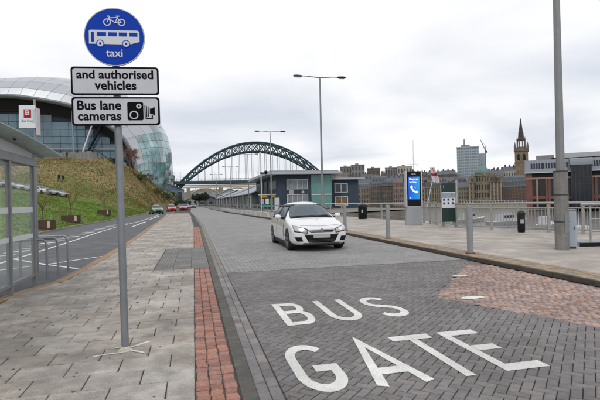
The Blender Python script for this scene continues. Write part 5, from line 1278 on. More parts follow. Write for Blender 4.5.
# older low bridge with stone piers behind
ob = thing('railway_bridge', 'old pale brown railway bridge with low arches behind the green bridge', 'bridge')
obM = mat('old_bridge_tan', (0.30, 0.24, 0.18), 0.85, var=0.15, scale=0.2); obL = mat('old_bridge_pale', (0.46, 0.41, 0.34), 0.85, var=0.12, scale=0.2)
z0 = at(220, 187, 620).z
MB().box(-160, 618, z0 - 0.6, 300, 628, z0 + 1.2).build('deck', obL, ob)
MB().box(-160, 617.6, z0 + 1.6, 300, 618, z0 + 3.0).build('parapet', obM, ob)
for s_ in range(-3, 7):
    xa, xb = s_ * 42 - 6, s_ * 42 + 36
    MB().box(xa - 2.4, 617, -6, xa + 2.4, 629, z0 - 0.6).build('pier', obM, ob)
    P_ = [(xa + 3.5 + (xb - xa - 7) * k / 14, z0 - 7.5 + 6.2 * math.sin(math.pi * k / 14)) for k in range(15)]
    MB().tube([(x, 618, z) for x, z in P_], 1.0, 5).build('arch_rib', obL, ob)
    for x, z in P_[1:-1]: MB().cyl((x, 618, z), (x, 618, z0 - .6), 0.5, n=4).build('strut', obL, ob)

# ------------------------------------------------------------ navy pub with teal glass
navy = mat('navy_cladding', (0.040, 0.057, 0.084), 0.7, var=0.12, scale=2)
teal = mat('teal_glass', (0.10, 0.26, 0.235), 0.2, var=0.10, scale=1, spec=0.6)
roofG = mat('pale_roof_edge', (0.42, 0.45, 0.49), 0.5, var=0.04)
wfr = mat('white_frame', (0.62, 0.63, 0.64), 0.5, var=0.03)
pub = thing('pub_building', 'two-storey navy clad pub with teal glass front and flat pale roof', 'building', (13.4, 75, 0))
body = MB().prism([(0, 0), (8.0, 0), (8.0, 26), (0, 26)], -0.1, 5.9).build('wall', navy, pub)
for k in range(20): MB().box(0.05 + k * 0.27, -0.03, 0.02, 0.07 + k * 0.27, 0.0, 5.85).build('cladding_seam', mat('seam_dark', (0.012, 0.018, 0.03), 0.7), body) if k * 0.27 < 5.0 else None
def framed(parent, x0, z0, x1, z1, y=0.0, nx=4, nz=1, fr=wfr, gl=darkG, w_=0.09, d=0.12, name='window', sill=True):
    f = MB(); f.box(x0 - w_, y - d, z0 - w_, x1 + w_, y - 0.002, z0).box(x0 - w_, y - d, z1, x1 + w_, y - 0.002, z1 + w_).box(x0 - w_, y - d, z0, x0, y - 0.002, z1).box(x1, y - d, z0, x1 + w_, y - 0.002, z1)
    for k in range(1, nx): xx = x0 + (x1 - x0) * k / nx; f.box(xx - w_ / 3, y - d * .8, z0, xx + w_ / 3, y - 0.003, z1)
    for k in range(1, nz): zz = z0 + (z1 - z0) * k / nz; f.box(x0, y - d * .7, zz - w_ / 3, x1, y - 0.004, zz + w_ / 3)
    o = f.build(name, fr, parent)
    for k in range(nx):
        xa = x0 + (x1 - x0) * k / nx + w_ / 3; xb = x0 + (x1 - x0) * (k + 1) / nx - w_ / 3
        MB().box(xa, y - 0.03, z0, xb, y - 0.005, z1).build('pane', gl, o)
    return o
blind = mat('window_blind', (0.22, 0.25, 0.27), 0.4, var=0.3, scale=1.5)
framed(pub, 1.65, 3.55, 5.05, 5.0, 0, 4, gl=blind); framed(pub, 1.65, 0.9, 5.05, 2.55, 0, 4, gl=blind)
tg = MB().box(5.75, -0.15, 0.3, 9.2, -0.01, 5.8).build('teal_front', teal, pub)
for x in (5.75, 6.9, 8.05, 9.2): MB().box(x - 0.03, -0.2, 0.3, x + 0.03, -0.151, 5.8).build('mullion', mat('teal_mullion', (0.20, 0.36, 0.34), 0.5), tg)
MB().box(5.70, -0.24, 2.45, 9.25, -0.152, 2.60).build('transom', wfr, tg)
MB().box(8.0, -0.01, -0.1, 9.25, 12, 5.88).build('side_block', navy, pub)
# roof slabs
MB().prism([(-1.7, -1.5), (10.6, -1.5), (10.6, 27), (-1.7, 27)], 5.92, 6.32).build('roof', roofG, pub)
MB().prism([(-1.3, -1.1), (10.2, -1.1), (10.2, 26.6), (-1.3, 26.6)], 6.32, 6.52).build('roof_top', mat('roof_felt', (0.3, 0.31, 0.33), 0.8), pub)
# street side (faces the road): row of panes
for k in range(6):
    y0 = 1.0 + k * 1.15
    MB().box(-0.08, y0, 3.6, -0.005, y0 + 0.95, 5.0).build('side_window', blind, pub)
for k in range(3):
    y0 = 10 + k * 5; MB().box(-0.1, y0, 0.3, -0.005, y0 + 3.5, 5.2).build('side_glazing', darkG, pub)
rw = MB().prism([(9.3, 3.2), (15.2, 3.2), (15.2, 14), (9.3, 14)], -0.1, 5.1).build('rear_wing', navy, pub)
MB().prism([(9.0, 2.4), (16.2, 2.4), (16.2, 15), (10.62, 15), (10.62, 2.9), (9.0, 2.9)], 5.12, 5.42).build('wing_roof', roofG, pub)
framed(pub, 10.9, 3.0, 13.0, 4.3, 3.2, 2, w_=0.16); framed(pub, 10.9, 0.7, 13.0, 2.0, 3.2, 2, w_=0.16, gl=mat('amber_window', (0.22, 0.14, 0.04), 0.3, var=0.5, scale=2))
flat('round_emblem', [arc(2.35, 3.0, 0.42, 0.42, 0, 360, 20)[:-1]], mat('lilac_print', (0.40, 0.30, 0.42), 0.5), pub, -0.02, 0.03)
flat('small_emblem', [arc(4.3, 3.0, 0.24, 0.24, 0, 360, 16)[:-1]], mat('grey_print', (0.4, 0.42, 0.45), 0.5), pub, -0.02, 0.03)
# pale hoarding beside the pub
tag(bx('pale_screen', mat('pale_panel', (0.55, 0.56, 0.57), 0.6, var=0.04), None, 10.4, 71, 0, 13.0, 71.2, 2.1), 'pale blank panel screen left of the pub behind the white car', 'screen')
# bright bus shelter with yellow strip
bs = thing('far_bus_shelter', 'small bus shelter with a yellow strip and bright posters left of the pub', 'bus shelter', (8.65, 62.0, 0), R(-8)); bs.scale = (0.60, 1, 1.05)
for x in (0, 1.7, 3.4):
    for y in (0, 1.3): MB().box(x - .04, y - .04, 0, x + .04, y + .04, 2.3).build('post', steel, bs)
MB().box(-0.25, -0.3, 2.3, 3.65, 1.6, 2.42).build('roof', mat('shelter_roof_pale', (0.5, 0.52, 0.52), 0.5), bs)
yl = mat('poster_yellow', (0.75, 0.52, 0.02), 0.5); 
MB().box(0.05, -0.06, 2.0, 1.65, -0.02, 2.28).build('yellow_strip', yl, bs); MB().box(2.5, -0.06, 2.0, 3.35, -0.02, 2.28).build('yellow_strip', yl, bs)
MB().box(0.1, 1.29, 0.3, 3.3, 1.31, 2.25).build('glass_panel', darkG, bs)
for x, m_ in ((0.2, mat('poster_lilac', (0.4, 0.36, 0.55), 0.5)), (1.3, mat('poster_white', (0.6, 0.6, 0.58), 0.5)), (2.2, mat('poster_green', (0.05, 0.28, 0.18), 0.5))):
    MB().box(x, -0.05, 1.15, x + 0.75, -0.02, 1.85).build('poster', m_, bs)
MB().box(0.05, -0.05, 0.75, 3.35, -0.02, 1.02).build('green_rail', mat('rail_green', (0.06, 0.30, 0.24), 0.5), bs)
MB().box(0.3, 0.8, 0.45, 3.1, 1.1, 0.5).build('bench', steel, bs)

# ------------------------------------------------------------ low buildings along the road beyond the pub
slateR = mat('grey_blue_roof', (0.30, 0.335, 0.38), 0.55, var=0.1, scale=0.5)
whw = mat('pale_wall', (0.42, 0.42, 0.41), 0.8, var=0.08, scale=0.5)
def hut(x0, y0, wd, ln, h, hr, label, wallm, roofm, name='low_building', n=6):
    t_ = thing(name, label, 'building', (x0, y0, -0.1))
    wl = MB().box(0, 0, 0, wd, ln, h).build('wall', wallm, t_)
    MB().prism([(-0.6, h - 0.15), (wd / 2, h + hr), (wd + 0.6, h - 0.15), (wd + 0.6, h + 0.05), (wd / 2, h + hr + 0.22), (-0.6, h + 0.05)], -0.8, ln + 0.8, 'y').build('roof', roofm, t_)
    MB().prism([(0.05, h + 0.002), (wd - 0.05, h + 0.002), (wd / 2, h + hr - 0.05)], 0.02, 0.3, 'y').build('gable', wallm, t_)
    for k in range(n):
        y = ln * (k + .2) / n; fr = MB().box(-0.05, y, 0.6, -0.002, y + ln / n * .6, h - 0.5).build('window', wfr, t_)
        MB().box(-0.08, y + 0.15, 0.75, -0.051, y + ln / n * .6 - 0.15, h - 0.65).build('pane', darkG, fr)
    for k in range(3):
        x = wd * (k + .18) / 3; fr = MB().box(x, -0.05, 0.6, x + wd / 3 * .62, -0.002, h - 0.5).build('window', wfr, t_)
        MB().box(x + .12, -0.08, 0.75, x + wd / 3 * .62 - .12, -0.051, h - 0.65).build('pane', darkG, fr)
    for k in range(0, n + 1, 2):
        MB().box(-0.55, ln * k / n - .08, 0, -0.4, ln * k / n + .08, h - 0.12).build('pillar', wfr, t_)
    return t_
hut(12.5, 101, 16, 54, 3.5, 3.2, 'low building with a long grey-blue pitched roof next to the pub', mat('dark_wall', (0.12, 0.13, 0.145), 0.6), slateR, n=7)
hut(12.4, 158, 16, 54, 3.6, 3.4, 'second grey-roofed low building farther up the right side of the road', mat('dark_wall', (0.12, 0.13, 0.145), 0.6), slateR, n=7)
hut(12.0, 215, 16, 52, 3.8, 3.6, 'third grey-roofed low building towards the bridge', mat('dark_wall', (0.12, 0.13, 0.145), 0.6), slateR, n=6)
hut(3.0, 285, 14, 36, 3.2, 2.5, 'dark fronted building at the bend under the bridge deck', mat('dark_wall', (0.12, 0.13, 0.145), 0.6), slateR, n=6)
hut(-4.0, 300, 10, 22, 4.0, 2.0, 'pale building below the bridge where the road bends', whw, mat('blue_roof', (0.16, 0.26, 0.42), 0.5), n=5)
hut(-17.0, 262, 12, 10, 9, 2.5, 'blue and white building between the bank and the bridge foot', mat('blue_white_wall', (0.30, 0.36, 0.46), 0.6, var=0.3, scale=0.3), mat('blue_roof', (0.16, 0.26, 0.42), 0.5), n=4)
hut(-27.0, 330, 14, 20, 10, 4, 'brown house beyond the bank under the left end of the bridge', mat('brown_wall', (0.17, 0.12, 0.09), 0.8), slateR, n=4)
hut(18.0, 345, 16, 30, 8, 4, 'grey warehouse under the bridge beyond the bend', whw, slateR, n=6)
hut(-60.0, 520, 30, 40, 16, 5, 'brown terrace block behind the bridge on the left', mat('brown_wall', (0.17, 0.12, 0.09), 0.8), slateR, n=6)
dg_ = mat('dark_green_leaf', (0.022, 0.038, 0.016), 0.95, var=0.3, tone=True)
for px, Y, r_, lab in ((200, 240, 3.4, 'dark green tree at the bend of the road under the bridge'), (205, 262, 4.2, 'taller dark tree behind the one at the bend'), (196, 285, 3.8, 'dark tree left of the bend beside the blue building')):
    p = at(px, 205, Y); t_ = bare_tree((p.x, p.y, -0.1), r_ * 2.0, lab, 'dark trees at the bend', barkM, dg_, 22, 3, 'leafy_tree', leaf=0.035)
for px, Y, r_, lab in ((178, 190, 3.0, 'dark bushes behind the red cars, nearest clump'), (184, 215, 3.2, 'dark bush clump beyond the red cars'), (233, 215, 3.0, 'dark bush clump in front of the grey roofs')):
    p = at(px, 206, Y); bush((p.x, p.y, -0.1), r_ * 1.3, r_, r_, lab, 300, dg_, 0.3, 'dark bushes at the road bend')
# houses and trees of the wooded hill under the bridge
hcols = [(0.32, 0.25, 0.18), (0.42, 0.38, 0.32), (0.25, 0.17, 0.13), (0.36, 0.33, 0.3)]
tiny = ['nearest the left arch foot', 'with a pale front', 'with a reddish front', 'above the dark trees', 'halfway along the slope', 'under the middle of the deck', 'beside the bushes', 'towards the right of the slope', 'close to the pub side', 'last before the pub roof', 'low on the slope', 'high on the slope']
for k in range(12):
    px = 188 + k * 6.1; Y = 690 + (k * 37 % 90); p = at(px, 195, Y); z = ridge_h(p.x, p.y)
    t_ = thing('hillside_house', 'small distant house seen under the bridges, ' + tiny[k], 'house', (p.x, p.y, z - 1), R(random.uniform(-20, 20)), 'houses on the hill under the bridge')
    c_ = mat('hill_wall_%d' % (k % 4), hcols[k % 4], 0.85); wd = random.uniform(11, 17)
    MB().box(0, 0, 0, wd, 9, 6.5).build('wall', c_, t_); MB().prism([(-.4, 6.4), (wd + .4, 6.4), (wd - .5, 10), (.5, 10)], 0.5, 8.5, 'y').build('roof', slateR, t_)
    for q in range(3): MB().box(wd * (q + .3) / 3, -0.1, 2.5, wd * (q + .7) / 3, -0.01, 5).build('window', darkG, t_)

# ------------------------------------------------------------ the city across the river
winC = {}
def city(name, label, px0, px1, ytop, Y, wall_m, roof='flat', depth=16, nx=6, nz=4, roofh=4, roof_m=None, win=(0.5, 0.58), z0=None, cat='building', group='buildings across the river', win_m=None, fr_m=None, seg=None, zoff=0, frame=True, rot=None, chim=0, ground_row=True):
    a = at(px0, ytop, Y); b = at(px1, ytop, Y); brg_ = math.atan2((a.x + b.x) / 2, Y) if rot is None else rot
    # facade square to the line of sight
    mid = (a + b) / 2; hw = (b - a).length / 2 * math.cos(brg_) * (1 + 0.0)
    W = 2 * hw; base_z = (far_h(mid.x, mid.y) if z0 is None else z0) - 1.0; top = mid.z
    t_ = thing(name, label, cat, (mid.x - hw * math.cos(brg_), mid.y + hw * math.sin(brg_), base_z), -brg_, group)
    H = max(top - base_z - (roofh if roof != 'flat' else 0), 3)
    wl = MB().box(0, 0, 0, W, depth, H).build('wall', wall_m, t_)
    gm_ = win_m or darkG; fm = fr_m or wall_m
    cw, ch_ = W / nx, (H - 1.2 - zoff) / nz; ww, wh_ = cw * win[0], ch_ * win[1]
    key = (round(ww, 2), round(wh_, 2), gm_.name, fm.name, frame)
    if key not in winC:
        m_ = MB()
        if frame:
            s_ = min(0.25, ww * .14); m_.mi = 0; m_.box(-s_, -0.22, -s_, ww + s_, 0, 0).box(-s_, -0.18, wh_, ww + s_, 0, wh_ + s_).box(-s_, -0.15, 0, 0, 0, wh_).box(ww, -0.15, 0, ww + s_, 0, wh_)
        m_.mi = 1; m_.box(0, -0.05, 0, ww, 0, wh_); winC[key] = m_.mesh('window', [fm, gm_])
    for i in range(nx):
        for j in range(nz):
            link('window', winC[key], t_, (i * cw + (cw - ww) / 2, -0.005, 1.0 + zoff + j * ch_ + (ch_ - wh_) / 2))
    # side windows (the side seen from the quay, on the left)
    ns = max(1, int(depth / max(cw, 3)))
    for i in range(ns):
        for j in range(nz):
            o = link('window', winC[key], t_, (-0.005, depth - (i + .5) * depth / ns + ww / 2, 1.0 + zoff + j * ch_ + (ch_ - wh_) / 2)); o.rotation_euler[2] = R(-90)
    rm = roof_m or slateC
    if roof == 'flat':
        MB().box(-0.3, -0.3, H, W + 0.3, depth + 0.3, H + 0.5).build('parapet', wall_m, t_)
        MB().box(W * .3, depth * .3, H + .5, W * .55, depth * .6, H + 2.2).build('roof_plant', conc, t_)
    elif roof == 'gable':
        MB().prism([(-0.5, H), (depth + 0.5, H), (depth / 2, H + roofh)], -0.4, W + 0.4, 'x').build('roof', rm, t_)
    elif roof == 'mansard':
        mb = MB(); mb.add([(-.3, -.3, H), (W+.3, -.3, H), (W+.3, depth+.3, H), (-.3, depth+.3, H), (1.2, 1.6, H+roofh*.8), (W-1.2, 1.6, H+roofh*.8), (W-1.2, depth-1.6, H+roofh*.8), (1.2, depth-1.6, H+roofh*.8), (3, depth/2, H+roofh), (W-3, depth/2, H+roofh)], [(0,1,5,4),(1,2,6,5),(2,3,7,6),(3,0,4,7),(4,5,9,8),(6,7,8,9),(5,6,9),(7,4,8)])
        mb.build('roof', rm, t_)
        for i in range(nx):
            x = (i + .5) * cw; d_ = MB().box(x - cw * .22, -0.1, H, x + cw * .22, 2.0, H + roofh * .5).build('dormer', fm if fm is not wall_m else wall_m, t_)
            MB().box(x - cw * .13, -0.16, H + .3, x + cw * .13, -0.101, H + roofh * .42).build('pane', gm_, d_)
    MB().box(-0.25, -0.45, H - 0.5, W + 0.25, -0.002, H - 0.02).build('cornice', fm, t_)
    for i in range(chim):
        x = W * (i + .5) / chim; MB().box(x - .7, depth / 2 - .6, H + roofh * .5, x + .7, depth / 2 + .6, H + roofh + 1.6).build('chimney', brickC, t_)
    return t_, W, H
slateC = mat('city_slate', (0.10, 0.115, 0.135), 0.7, var=0.2, scale=0.4)
brickC = mat('city_brick', (0.14, 0.082, 0.065), 0.85, var=0.2, scale=0.5)
sandC = mat('city_sandstone', (0.27, 0.215, 0.155), 0.88, var=0.3, scale=0.35, stain=0.35)
brownC = mat('city_brown_stone', (0.175, 0.145, 0.115), 0.88, var=0.25, scale=0.4, stain=0.3)
darkC = mat('city_dark_stone', (0.155, 0.132, 0.11), 0.9, var=0.25, scale=0.4)
greyC = mat('city_grey_concrete', (0.25, 0.235, 0.22), 0.85, var=0.12, scale=0.2)
paleC = mat('city_pale_stone', (0.44, 0.40, 0.33), 0.85, var=0.15, scale=0.3)
ylwC = mat('city_yellow_stone', (0.30, 0.25, 0.17), 0.85, var=0.15, scale=0.3)
# far row against the sky
city('tower_block', 'grey concrete slab block rising behind the navy pub roof, left half', 340, 352, 167, 520, greyC, nx=4, nz=6)
city('tower_block', 'taller grey concrete block next to the navy pub roof', 351, 364.5, 165, 500, greyC, nx=4, nz=6)
city('keep', 'square stone castle keep with battlements on the skyline', 367, 380, 168.5, 470, brownC, nx=3, nz=3)
kp = bpy.data.objects['keep']; 
for i, px in enumerate((368, 379.5)):
    p = at(px, 165.5, 470); q = at(px, 168, 470)
    MB().box(-2, -2, -8, 2, 2, 0).build('turret', brownC, kp).matrix_world = Matrix.Translation(p)
for k in range(7):
    p = at(368.5 + k * 1.7, 167.6, 469.5); MB().box(-.6, -.6, -1.5, .6, .6, 0).build('merlon', brownC, kp).matrix_world = Matrix.Translation(p)
pcs = [
 ('city_building', 'brown block right of the castle keep on the skyline', 381, 387, 172, 480, brownC, 'gable', 3, 3, 3),
 ('city_building', 'stepped pale block on the skyline left of the radio mast', 385, 398, 168, 470, greyC, 'flat', 5, 4, 0),
 ('city_building', 'pale stone block on the skyline directly behind the phone kiosk', 397, 412, 166.5, 460, paleC, 'flat', 5, 4, 0),
 ('city_building', 'dark gabled hall below the castle keep', 362, 372, 178, 410, darkC, 'gable', 4, 3, 5),
 ('city_building', 'grey roofed hall below the skyline between keep and kiosk', 372, 388, 176, 405, darkC, 'mansard', 5, 3, 6),
 ('city_building', 'brown gabled block left of the phone kiosk, upper row', 386, 402, 177, 395, brownC, 'gable', 6, 3, 5),
 ('city_building', 'steep gabled stone house at the left of the far quay', 351, 361, 176, 372, brownC, 'gable', 4, 5, 7),
 ('city_building', 'long sandstone warehouse with many windows on the far quay', 347, 371, 183, 350, sandC, 'mansard', 9, 4, 4),
 ('city_building', 'darker stone warehouse beside the long sandstone one', 370, 383, 181, 345, darkC, 'mansard', 6, 5, 4),
 ('city_building', 'brown stone office block with gable left of the phone kiosk', 382, 394, 179, 335, brownC, 'mansard', 6, 5, 5),
 ('city_building', 'pink-brown office block on the quay right behind the kiosk', 393, 407, 182, 325, mat('city_pink_brown', (0.27, 0.18, 0.14), 0.85, var=0.2, scale=0.4), 'flat', 7, 5, 0),
 ('city_building', 'sandstone block between the phone kiosk and the flag', 420, 426, 185, 310, ylwC, 'gable', 3, 4, 3),
 ('city_building', 'brown terrace on the hill above the flag, left piece', 408, 420, 172, 430, darkC, 'gable', 6, 2, 4),
 ('city_building', 'brown terrace on the hill right of the flag', 428, 440, 171, 420, darkC, 'gable', 6, 2, 4),
 ('city_building', 'brown terrace on the hill just left of the tall grey tower', 441, 455, 170, 415, brownC, 'gable', 7, 2, 4),
 ('city_building', 'dark terrace one step below the hill top, above the map board', 434, 452, 177, 370, darkC, 'gable', 8, 3, 4),
 ('city_building', 'stone block with slate roof right of the map board', 455, 467, 176, 292, sandC, 'mansard', 5, 5, 5),
 ('city_building', 'yellow stone front at the edge of the ornate domed building', 458, 471, 181, 280, ylwC, 'gable', 5, 4, 4),
 ('city_building', 'slate roofed white-dormered block left of the law courts', 500, 527, 175, 262, mat('city_red_brick', (0.17, 0.085, 0.07), 0.85, var=0.2, scale=0.4), 'mansard', 9, 5, 7),
 ('city_building', 'pale stone block behind the white dormers', 492, 504, 169, 320, paleC, 'gable', 5, 4, 4),
 ('city_building', 'pale terrace at the foot of the church tower', 503, 516, 166, 330, paleC, 'gable', 5, 3, 4),
 ('city_building', 'brown gabled houses left of the church tower', 486, 499, 170, 350, brownC, 'gable', 6, 3, 4),
]
for (n_, lab, a, b, yt, Y, m_, rf, nx, nz, rh) in pcs:
    city(n_, lab, a, b, yt, Y, m_, rf, nx=nx, nz=nz, roofh=rh, fr_m=(greyC if 'white' in lab else m_), chim=(3 if rf == 'gable' else 0), win=(0.5, 0.55))
# arcaded yellow building with dark dome roof under the flag
t_, W_, H__ = city('guildhall', 'yellow stone columned hall with a dark roof under the red cross flag', 424.5, 441, 180, 300, ylwC, 'mansard', nx=7, nz=3, roofh=5, win=(0.42, 0.72), roof_m=mat('lead_roof', (0.05, 0.055, 0.06), 0.6))
for i in range(8): MB().cyl((W_ * i / 7, -0.9, 0), (W_ * i / 7, -0.9, H__ - 1), 0.45, n=8).build('column', ylwC, t_)
# tall glass-grey tower
t_, W_, H__ = city('office_tower', 'tall pale grey gridded office tower on the skyline', 456.5, 478.5, 147, 420, mat('tower_panel', (0.36, 0.41, 0.44), 0.5, var=0.05), 'flat', nx=12, nz=15, win=(0.72, 0.58), win_m=mat('tower_glass', (0.18, 0.235, 0.26), 0.25, var=0.15, scale=0.4), frame=False, depth=14)
MB().cyl((W_ * .35, 5, H__), (W_ * .35, 5, H__ + 9), 0.9, 0.5, n=8).build('mast', steel, t_)
MB().box(W_ + 0.4, 3, 0, W_ + 5.5, 13, H__ - 7).build('lift_shaft', mat('tower_side', (0.30, 0.35, 0.38), 0.5), t_)
MB().box(W_ * .2, 3, H__ + .5, W_ * .6, 10, H__ + 2.5).build('plant_room', greyC, t_)
# crane
cr = thing('tower_crane', 'thin construction crane right of the tall grey tower', 'crane'); a = at(485.5, 160, 400); b = at(485.3, 150, 400); c = at(480.3, 139.5, 400); d = at(487, 152.5, 400)
MB().cyl((a.x, a.y, 5), tuple(b), 0.55, n=4).build('mast', steel, cr); MB().cyl(tuple(b), tuple(c), 0.4, 0.25, n=4).build('jib', steel, cr); MB().cyl(tuple(b), tuple(d), 0.8, n=4).build('counterweight', darkS, cr)
MB().cyl(tuple(b + Vector((0.6, 0, 4))), tuple(c), 0.1, n=4).build('stay', steel, cr); MB().cyl(tuple(b), tuple(b + Vector((0.6, 0, 4))), 0.3, n=4).build('apex', steel, cr)
# radio mast
rm_ = thing('radio_mast', 'thin white mast rising behind the phone kiosk', 'mast'); a = at(413.2, 172, 395); c = at(413, 140, 395)
MB().cyl((a.x, a.y, a.z - 25), tuple(c), 0.32, 0.2, n=6).build('pole', wfr, rm_); b = at(413, 164.5, 395)
MB().cyl((b.x - 6, b.y, b.z), (b.x + 6, b.y, b.z + .5), 0.16, n=4).build('yard', wfr, rm_); MB().cyl((b.x - 4, b.y, b.z - 3), (b.x, b.y, b.z + 8), 0.08, n=4).build('stay', wfr, rm_); MB().cyl((b.x + 4, b.y, b.z - 3), (b.x, b.y, b.z + 8), 0.08, n=4).build('stay', wfr, rm_)
# ornate domed building
copper = mat('copper_green', (0.13, 0.22, 0.19), 0.6, var=0.15, scale=0.5)
t_, W_, H__ = city('domed_building', 'ornate sandstone building with round turret and green copper dome', 469, 500.5, 177, 265, sandC, 'mansard', nx=9, nz=5, roofh=3, win=(0.42, 0.66), fr_m=mat('city_trim', (0.33, 0.275, 0.20), 0.85, var=0.15, scale=0.4), depth=20)
cx_ = W_ * 0.42
tu = MB().lathe([(4.6, 0), (4.6, H__ + 3.5), (5.1, H__ + 3.6), (5.1, H__ + 4.3), (4.3, H__ + 4.4), (4.3, H__ + 5.6)], 16, (cx_, 1.5, 0)).build('round_turret', sandC, t_, smooth=40)
MB().lathe([(4.5, 0), (4.4, 1.0), (3.6, 2.6), (2.2, 3.9), (0.9, 4.5), (0.8, 5.6), (0.1, 7.0)], 16, (cx_, 1.5, H__ + 5.6)).build('dome', copper, t_, smooth=60)
for k in range(9):
    q = R(180 + k * 22.5)
    for z, hh in ((H__ + 0.6, 2.2), (H__ - 5, 3.0), (H__ - 10, 3.0)):
        MB().cyl((cx_ + 4.55 * math.cos(q), 1.5 + 4.55 * math.sin(q), z), (cx_ + 4.55 * math.cos(q), 1.5 + 4.55 * math.sin(q), z + hh), 0.42, n=6).build('turret_window', darkG, tu)
for fx, hh in ((0.10, 5), (0.72, 6), (0.92, 4.5)):
    x = W_ * fx; gb = MB().prism([(x - 3, H__ - .5), (x + 3, H__ - .5), (x + 3, H__ + hh * .4), (x + 1.4, H__ + hh * .75), (x, H__ + hh), (x - 1.4, H__ + hh * .75), (x - 3, H__ + hh * .4)], -0.8, 1.5, 'y').build('gable', sandC, t_)
    MB().box(x - .8, -0.9, H__ + .3, x + .8, -0.801, H__ + hh * .5).build('pane', darkG, gb)
for fx in (0.24, 0.6, 0.83):
    x = W_ * fx; MB().box(x - .8, 6, H__, x + .8, 7.6, H__ + 6).build('chimney', sandC, t_)
for i in range(10): MB().box(W_ * i / 9 - .3, -0.55, 0, W_ * i / 9 + .3, -0.01, H__ - .5).build('pilaster', MATS['city_trim'], t_)
MB().prism([(W_ * .3 + q * 1.6 if False else x_, z_) for x_, z_ in arc(W_ * .42, 0.5, 4.2, 4.2, 0, 180, 12)], -0.7, -0.02, 'y').build('arched_door', paleC, t_)
# church tower with lantern spire
ch = thing('church_tower', 'dark stone church tower with a slender lantern spire', 'church'); a = at(521.5, 160, 330); sc_ = 330 / 465 / math.cos(math.atan2(a.x, 330))
bz_ = 8.0; zt = at(521.5, 153, 330).z; rw_ = at(530, 160, 330).x - at(514, 160, 330).x; rw_ *= 0.42 * 1.0
O = Vector((a.x, 330, 0)); ang = -math.atan2(a.x, 330)
ch.location = (a.x, 330, 0); ch.rotation_euler[2] = ang
zz = lambda py: at(521.5, py, 330).z
tC = mat('tower_tan', (0.25, 0.19, 0.125), 0.9, var=0.2, scale=0.4, stain=0.3)
MB().box(-5, -5, bz_, 5, 5, zz(163)).build('lower_stage', tC, ch); MB().box(-4.9, -4.9, zz(163), 4.9, 4.9, zz(151.5)).build('belfry', tC, ch)
MB().box(-5.5, -5.5, zz(151.6), 5.5, 5.5, zz(150.4)).build('cornice', darkC, ch); MB().box(-5.3, -5.3, zz(163.3), 5.3, 5.3, zz(162.6)).build('string_course', darkC, ch)
for x in (-2.0, 2.0):
    MB().prism([(x - 1.0, zz(160.5)), (x + 1.0, zz(160.5)), (x + 1.0, zz(155.5)), (x, zz(154)), (x - 1.0, zz(155.5))], -4.96, -4.905, 'y').build('louvre', blackM, ch)
MB().prism(arc(0, zz(157.5), 1.5, 1.5, 0, 360, 16)[:-1], -5.02, -4.97, 'y').build('clock', darkC, ch)
for sx in (-1, 1):
    for sy in (-1, 1):
        MB().lathe([(0.9, 0), (0.8, 4), (0.0, 7.5)], 6, (sx * 4.6, sy * 4.6, zz(151))).build('pinnacle', darkC, ch)
        MB().lathe([(0.5, 0), (0.45, 8.5), (0.0, 11.5)], 6, (sx * 2.9, sy * 2.9, zz(150.4))).build('lantern_pinnacle', darkC, ch)
MB().lathe([(4.6, 0), (3.6, 2.2), (3.5, 2.8)], 8, (0, 0, zz(150.4))).build('lantern_base', darkC, ch)
for k in range(8): q = R(k * 45 + 22); MB().cyl((3.0 * math.cos(q), 3.0 * math.sin(q), zz(148)), (2.7 * math.cos(q), 2.7 * math.sin(q), zz(139.5)), 0.5, n=5).build('lantern_column', darkC, ch)
MB().lathe([(3.4, 0), (3.5, 1.0), (2.2, 2.0), (1.9, 6.5), (1.5, 7.5), (0.55, 16.0), (0.0, zz(117) - zz(140))], 8, (0, 0, zz(140.5))).build('spire', mat('spire_dark', (0.065, 0.06, 0.052), 0.9, var=0.2), ch)

# law courts with red columns, glass drum and grey metal roof
redC = mat('court_red_stone', (0.18, 0.085, 0.066), 0.8, var=0.15, scale=0.4); pnk = mat('court_pale_beam', (0.33, 0.22, 0.175), 0.8, var=0.1); metR = mat('court_metal_roof', (0.20, 0.215, 0.25), 0.45, metal=0.2, var=0.06, scale=0.5)
blkG = mat('court_glass', (0.012, 0.015, 0.022), 0.12, var=0.3, scale=0.3)
Yc = 168.0; a = at(526.5, 180, Yc); b = at(640, 180, Yc); br_ = R(40)
cps = thing('law_courts', 'large court building with red stone columns, dark glass and metal roof', 'building', (a.x, a.y, 0), -br_)
def lx(px):   # local x on the facade plane for a bearing
    r_ = at(px, 200, 1.0); ux, uy = math.cos(br_), -math.sin(br_)
    # a + s*(ux,uy) = t*(r.x,1)
    den = ux - r_.x * uy; return (r_.x * a.y - a.x) / den
def lz(px, py):
    s_ = lx(px); P_ = Vector((a.x + s_ * math.cos(br_), a.y - s_ * math.sin(br_))); q = at(px, py, P_.y); return q.z
g0 = -4.0
def cbox(name, px0, px1, py0, py1, m, y0=-0.3, y1=0.0, parent=None, bev=0):
    pm = (px0 + px1) / 2; return MB().box(lx(px0), y0, lz(pm, py1), lx(px1), y1, lz(pm, py0)).build(name, m, parent or cps)
W0, W1 = lx(526.5), lx(640)
zr0, zr1 = lz(545, 172), lz(545, 160)
MB().box(W0 + .3, 0.5, g0, W1, 24, zr0).build('wall', blkG, cps)
MB().box(W0, -0.4, g0, W0 + 2.3, 1.0, zr0 - .3).build('corner_pier', redC, cps)
for px in (537.5, 546.8, 549.8, 575, 592.5, 596.5, 610, 613): MB().box(lx(px) - .38, -0.5, g0, lx(px) + .38, 0.49, zr0 - 2.4).build('column', redC if px not in (537.5,) else pnk, cps)
MB().box(W0 - .1, -0.6, zr0 - 2.9, W1, 0.48, zr0 - 2.2).build('beam', pnk, cps)
MB().box(W0 - .1, -0.2, zr0 - 2.19, W1, 0.47, zr0 - .02).build('dark_frieze', blackM, cps)
MB().box(W0, -0.3, lz(545, 199), W1, 0.4, lz(545, 196)).build('plinth_beam', redC, cps)
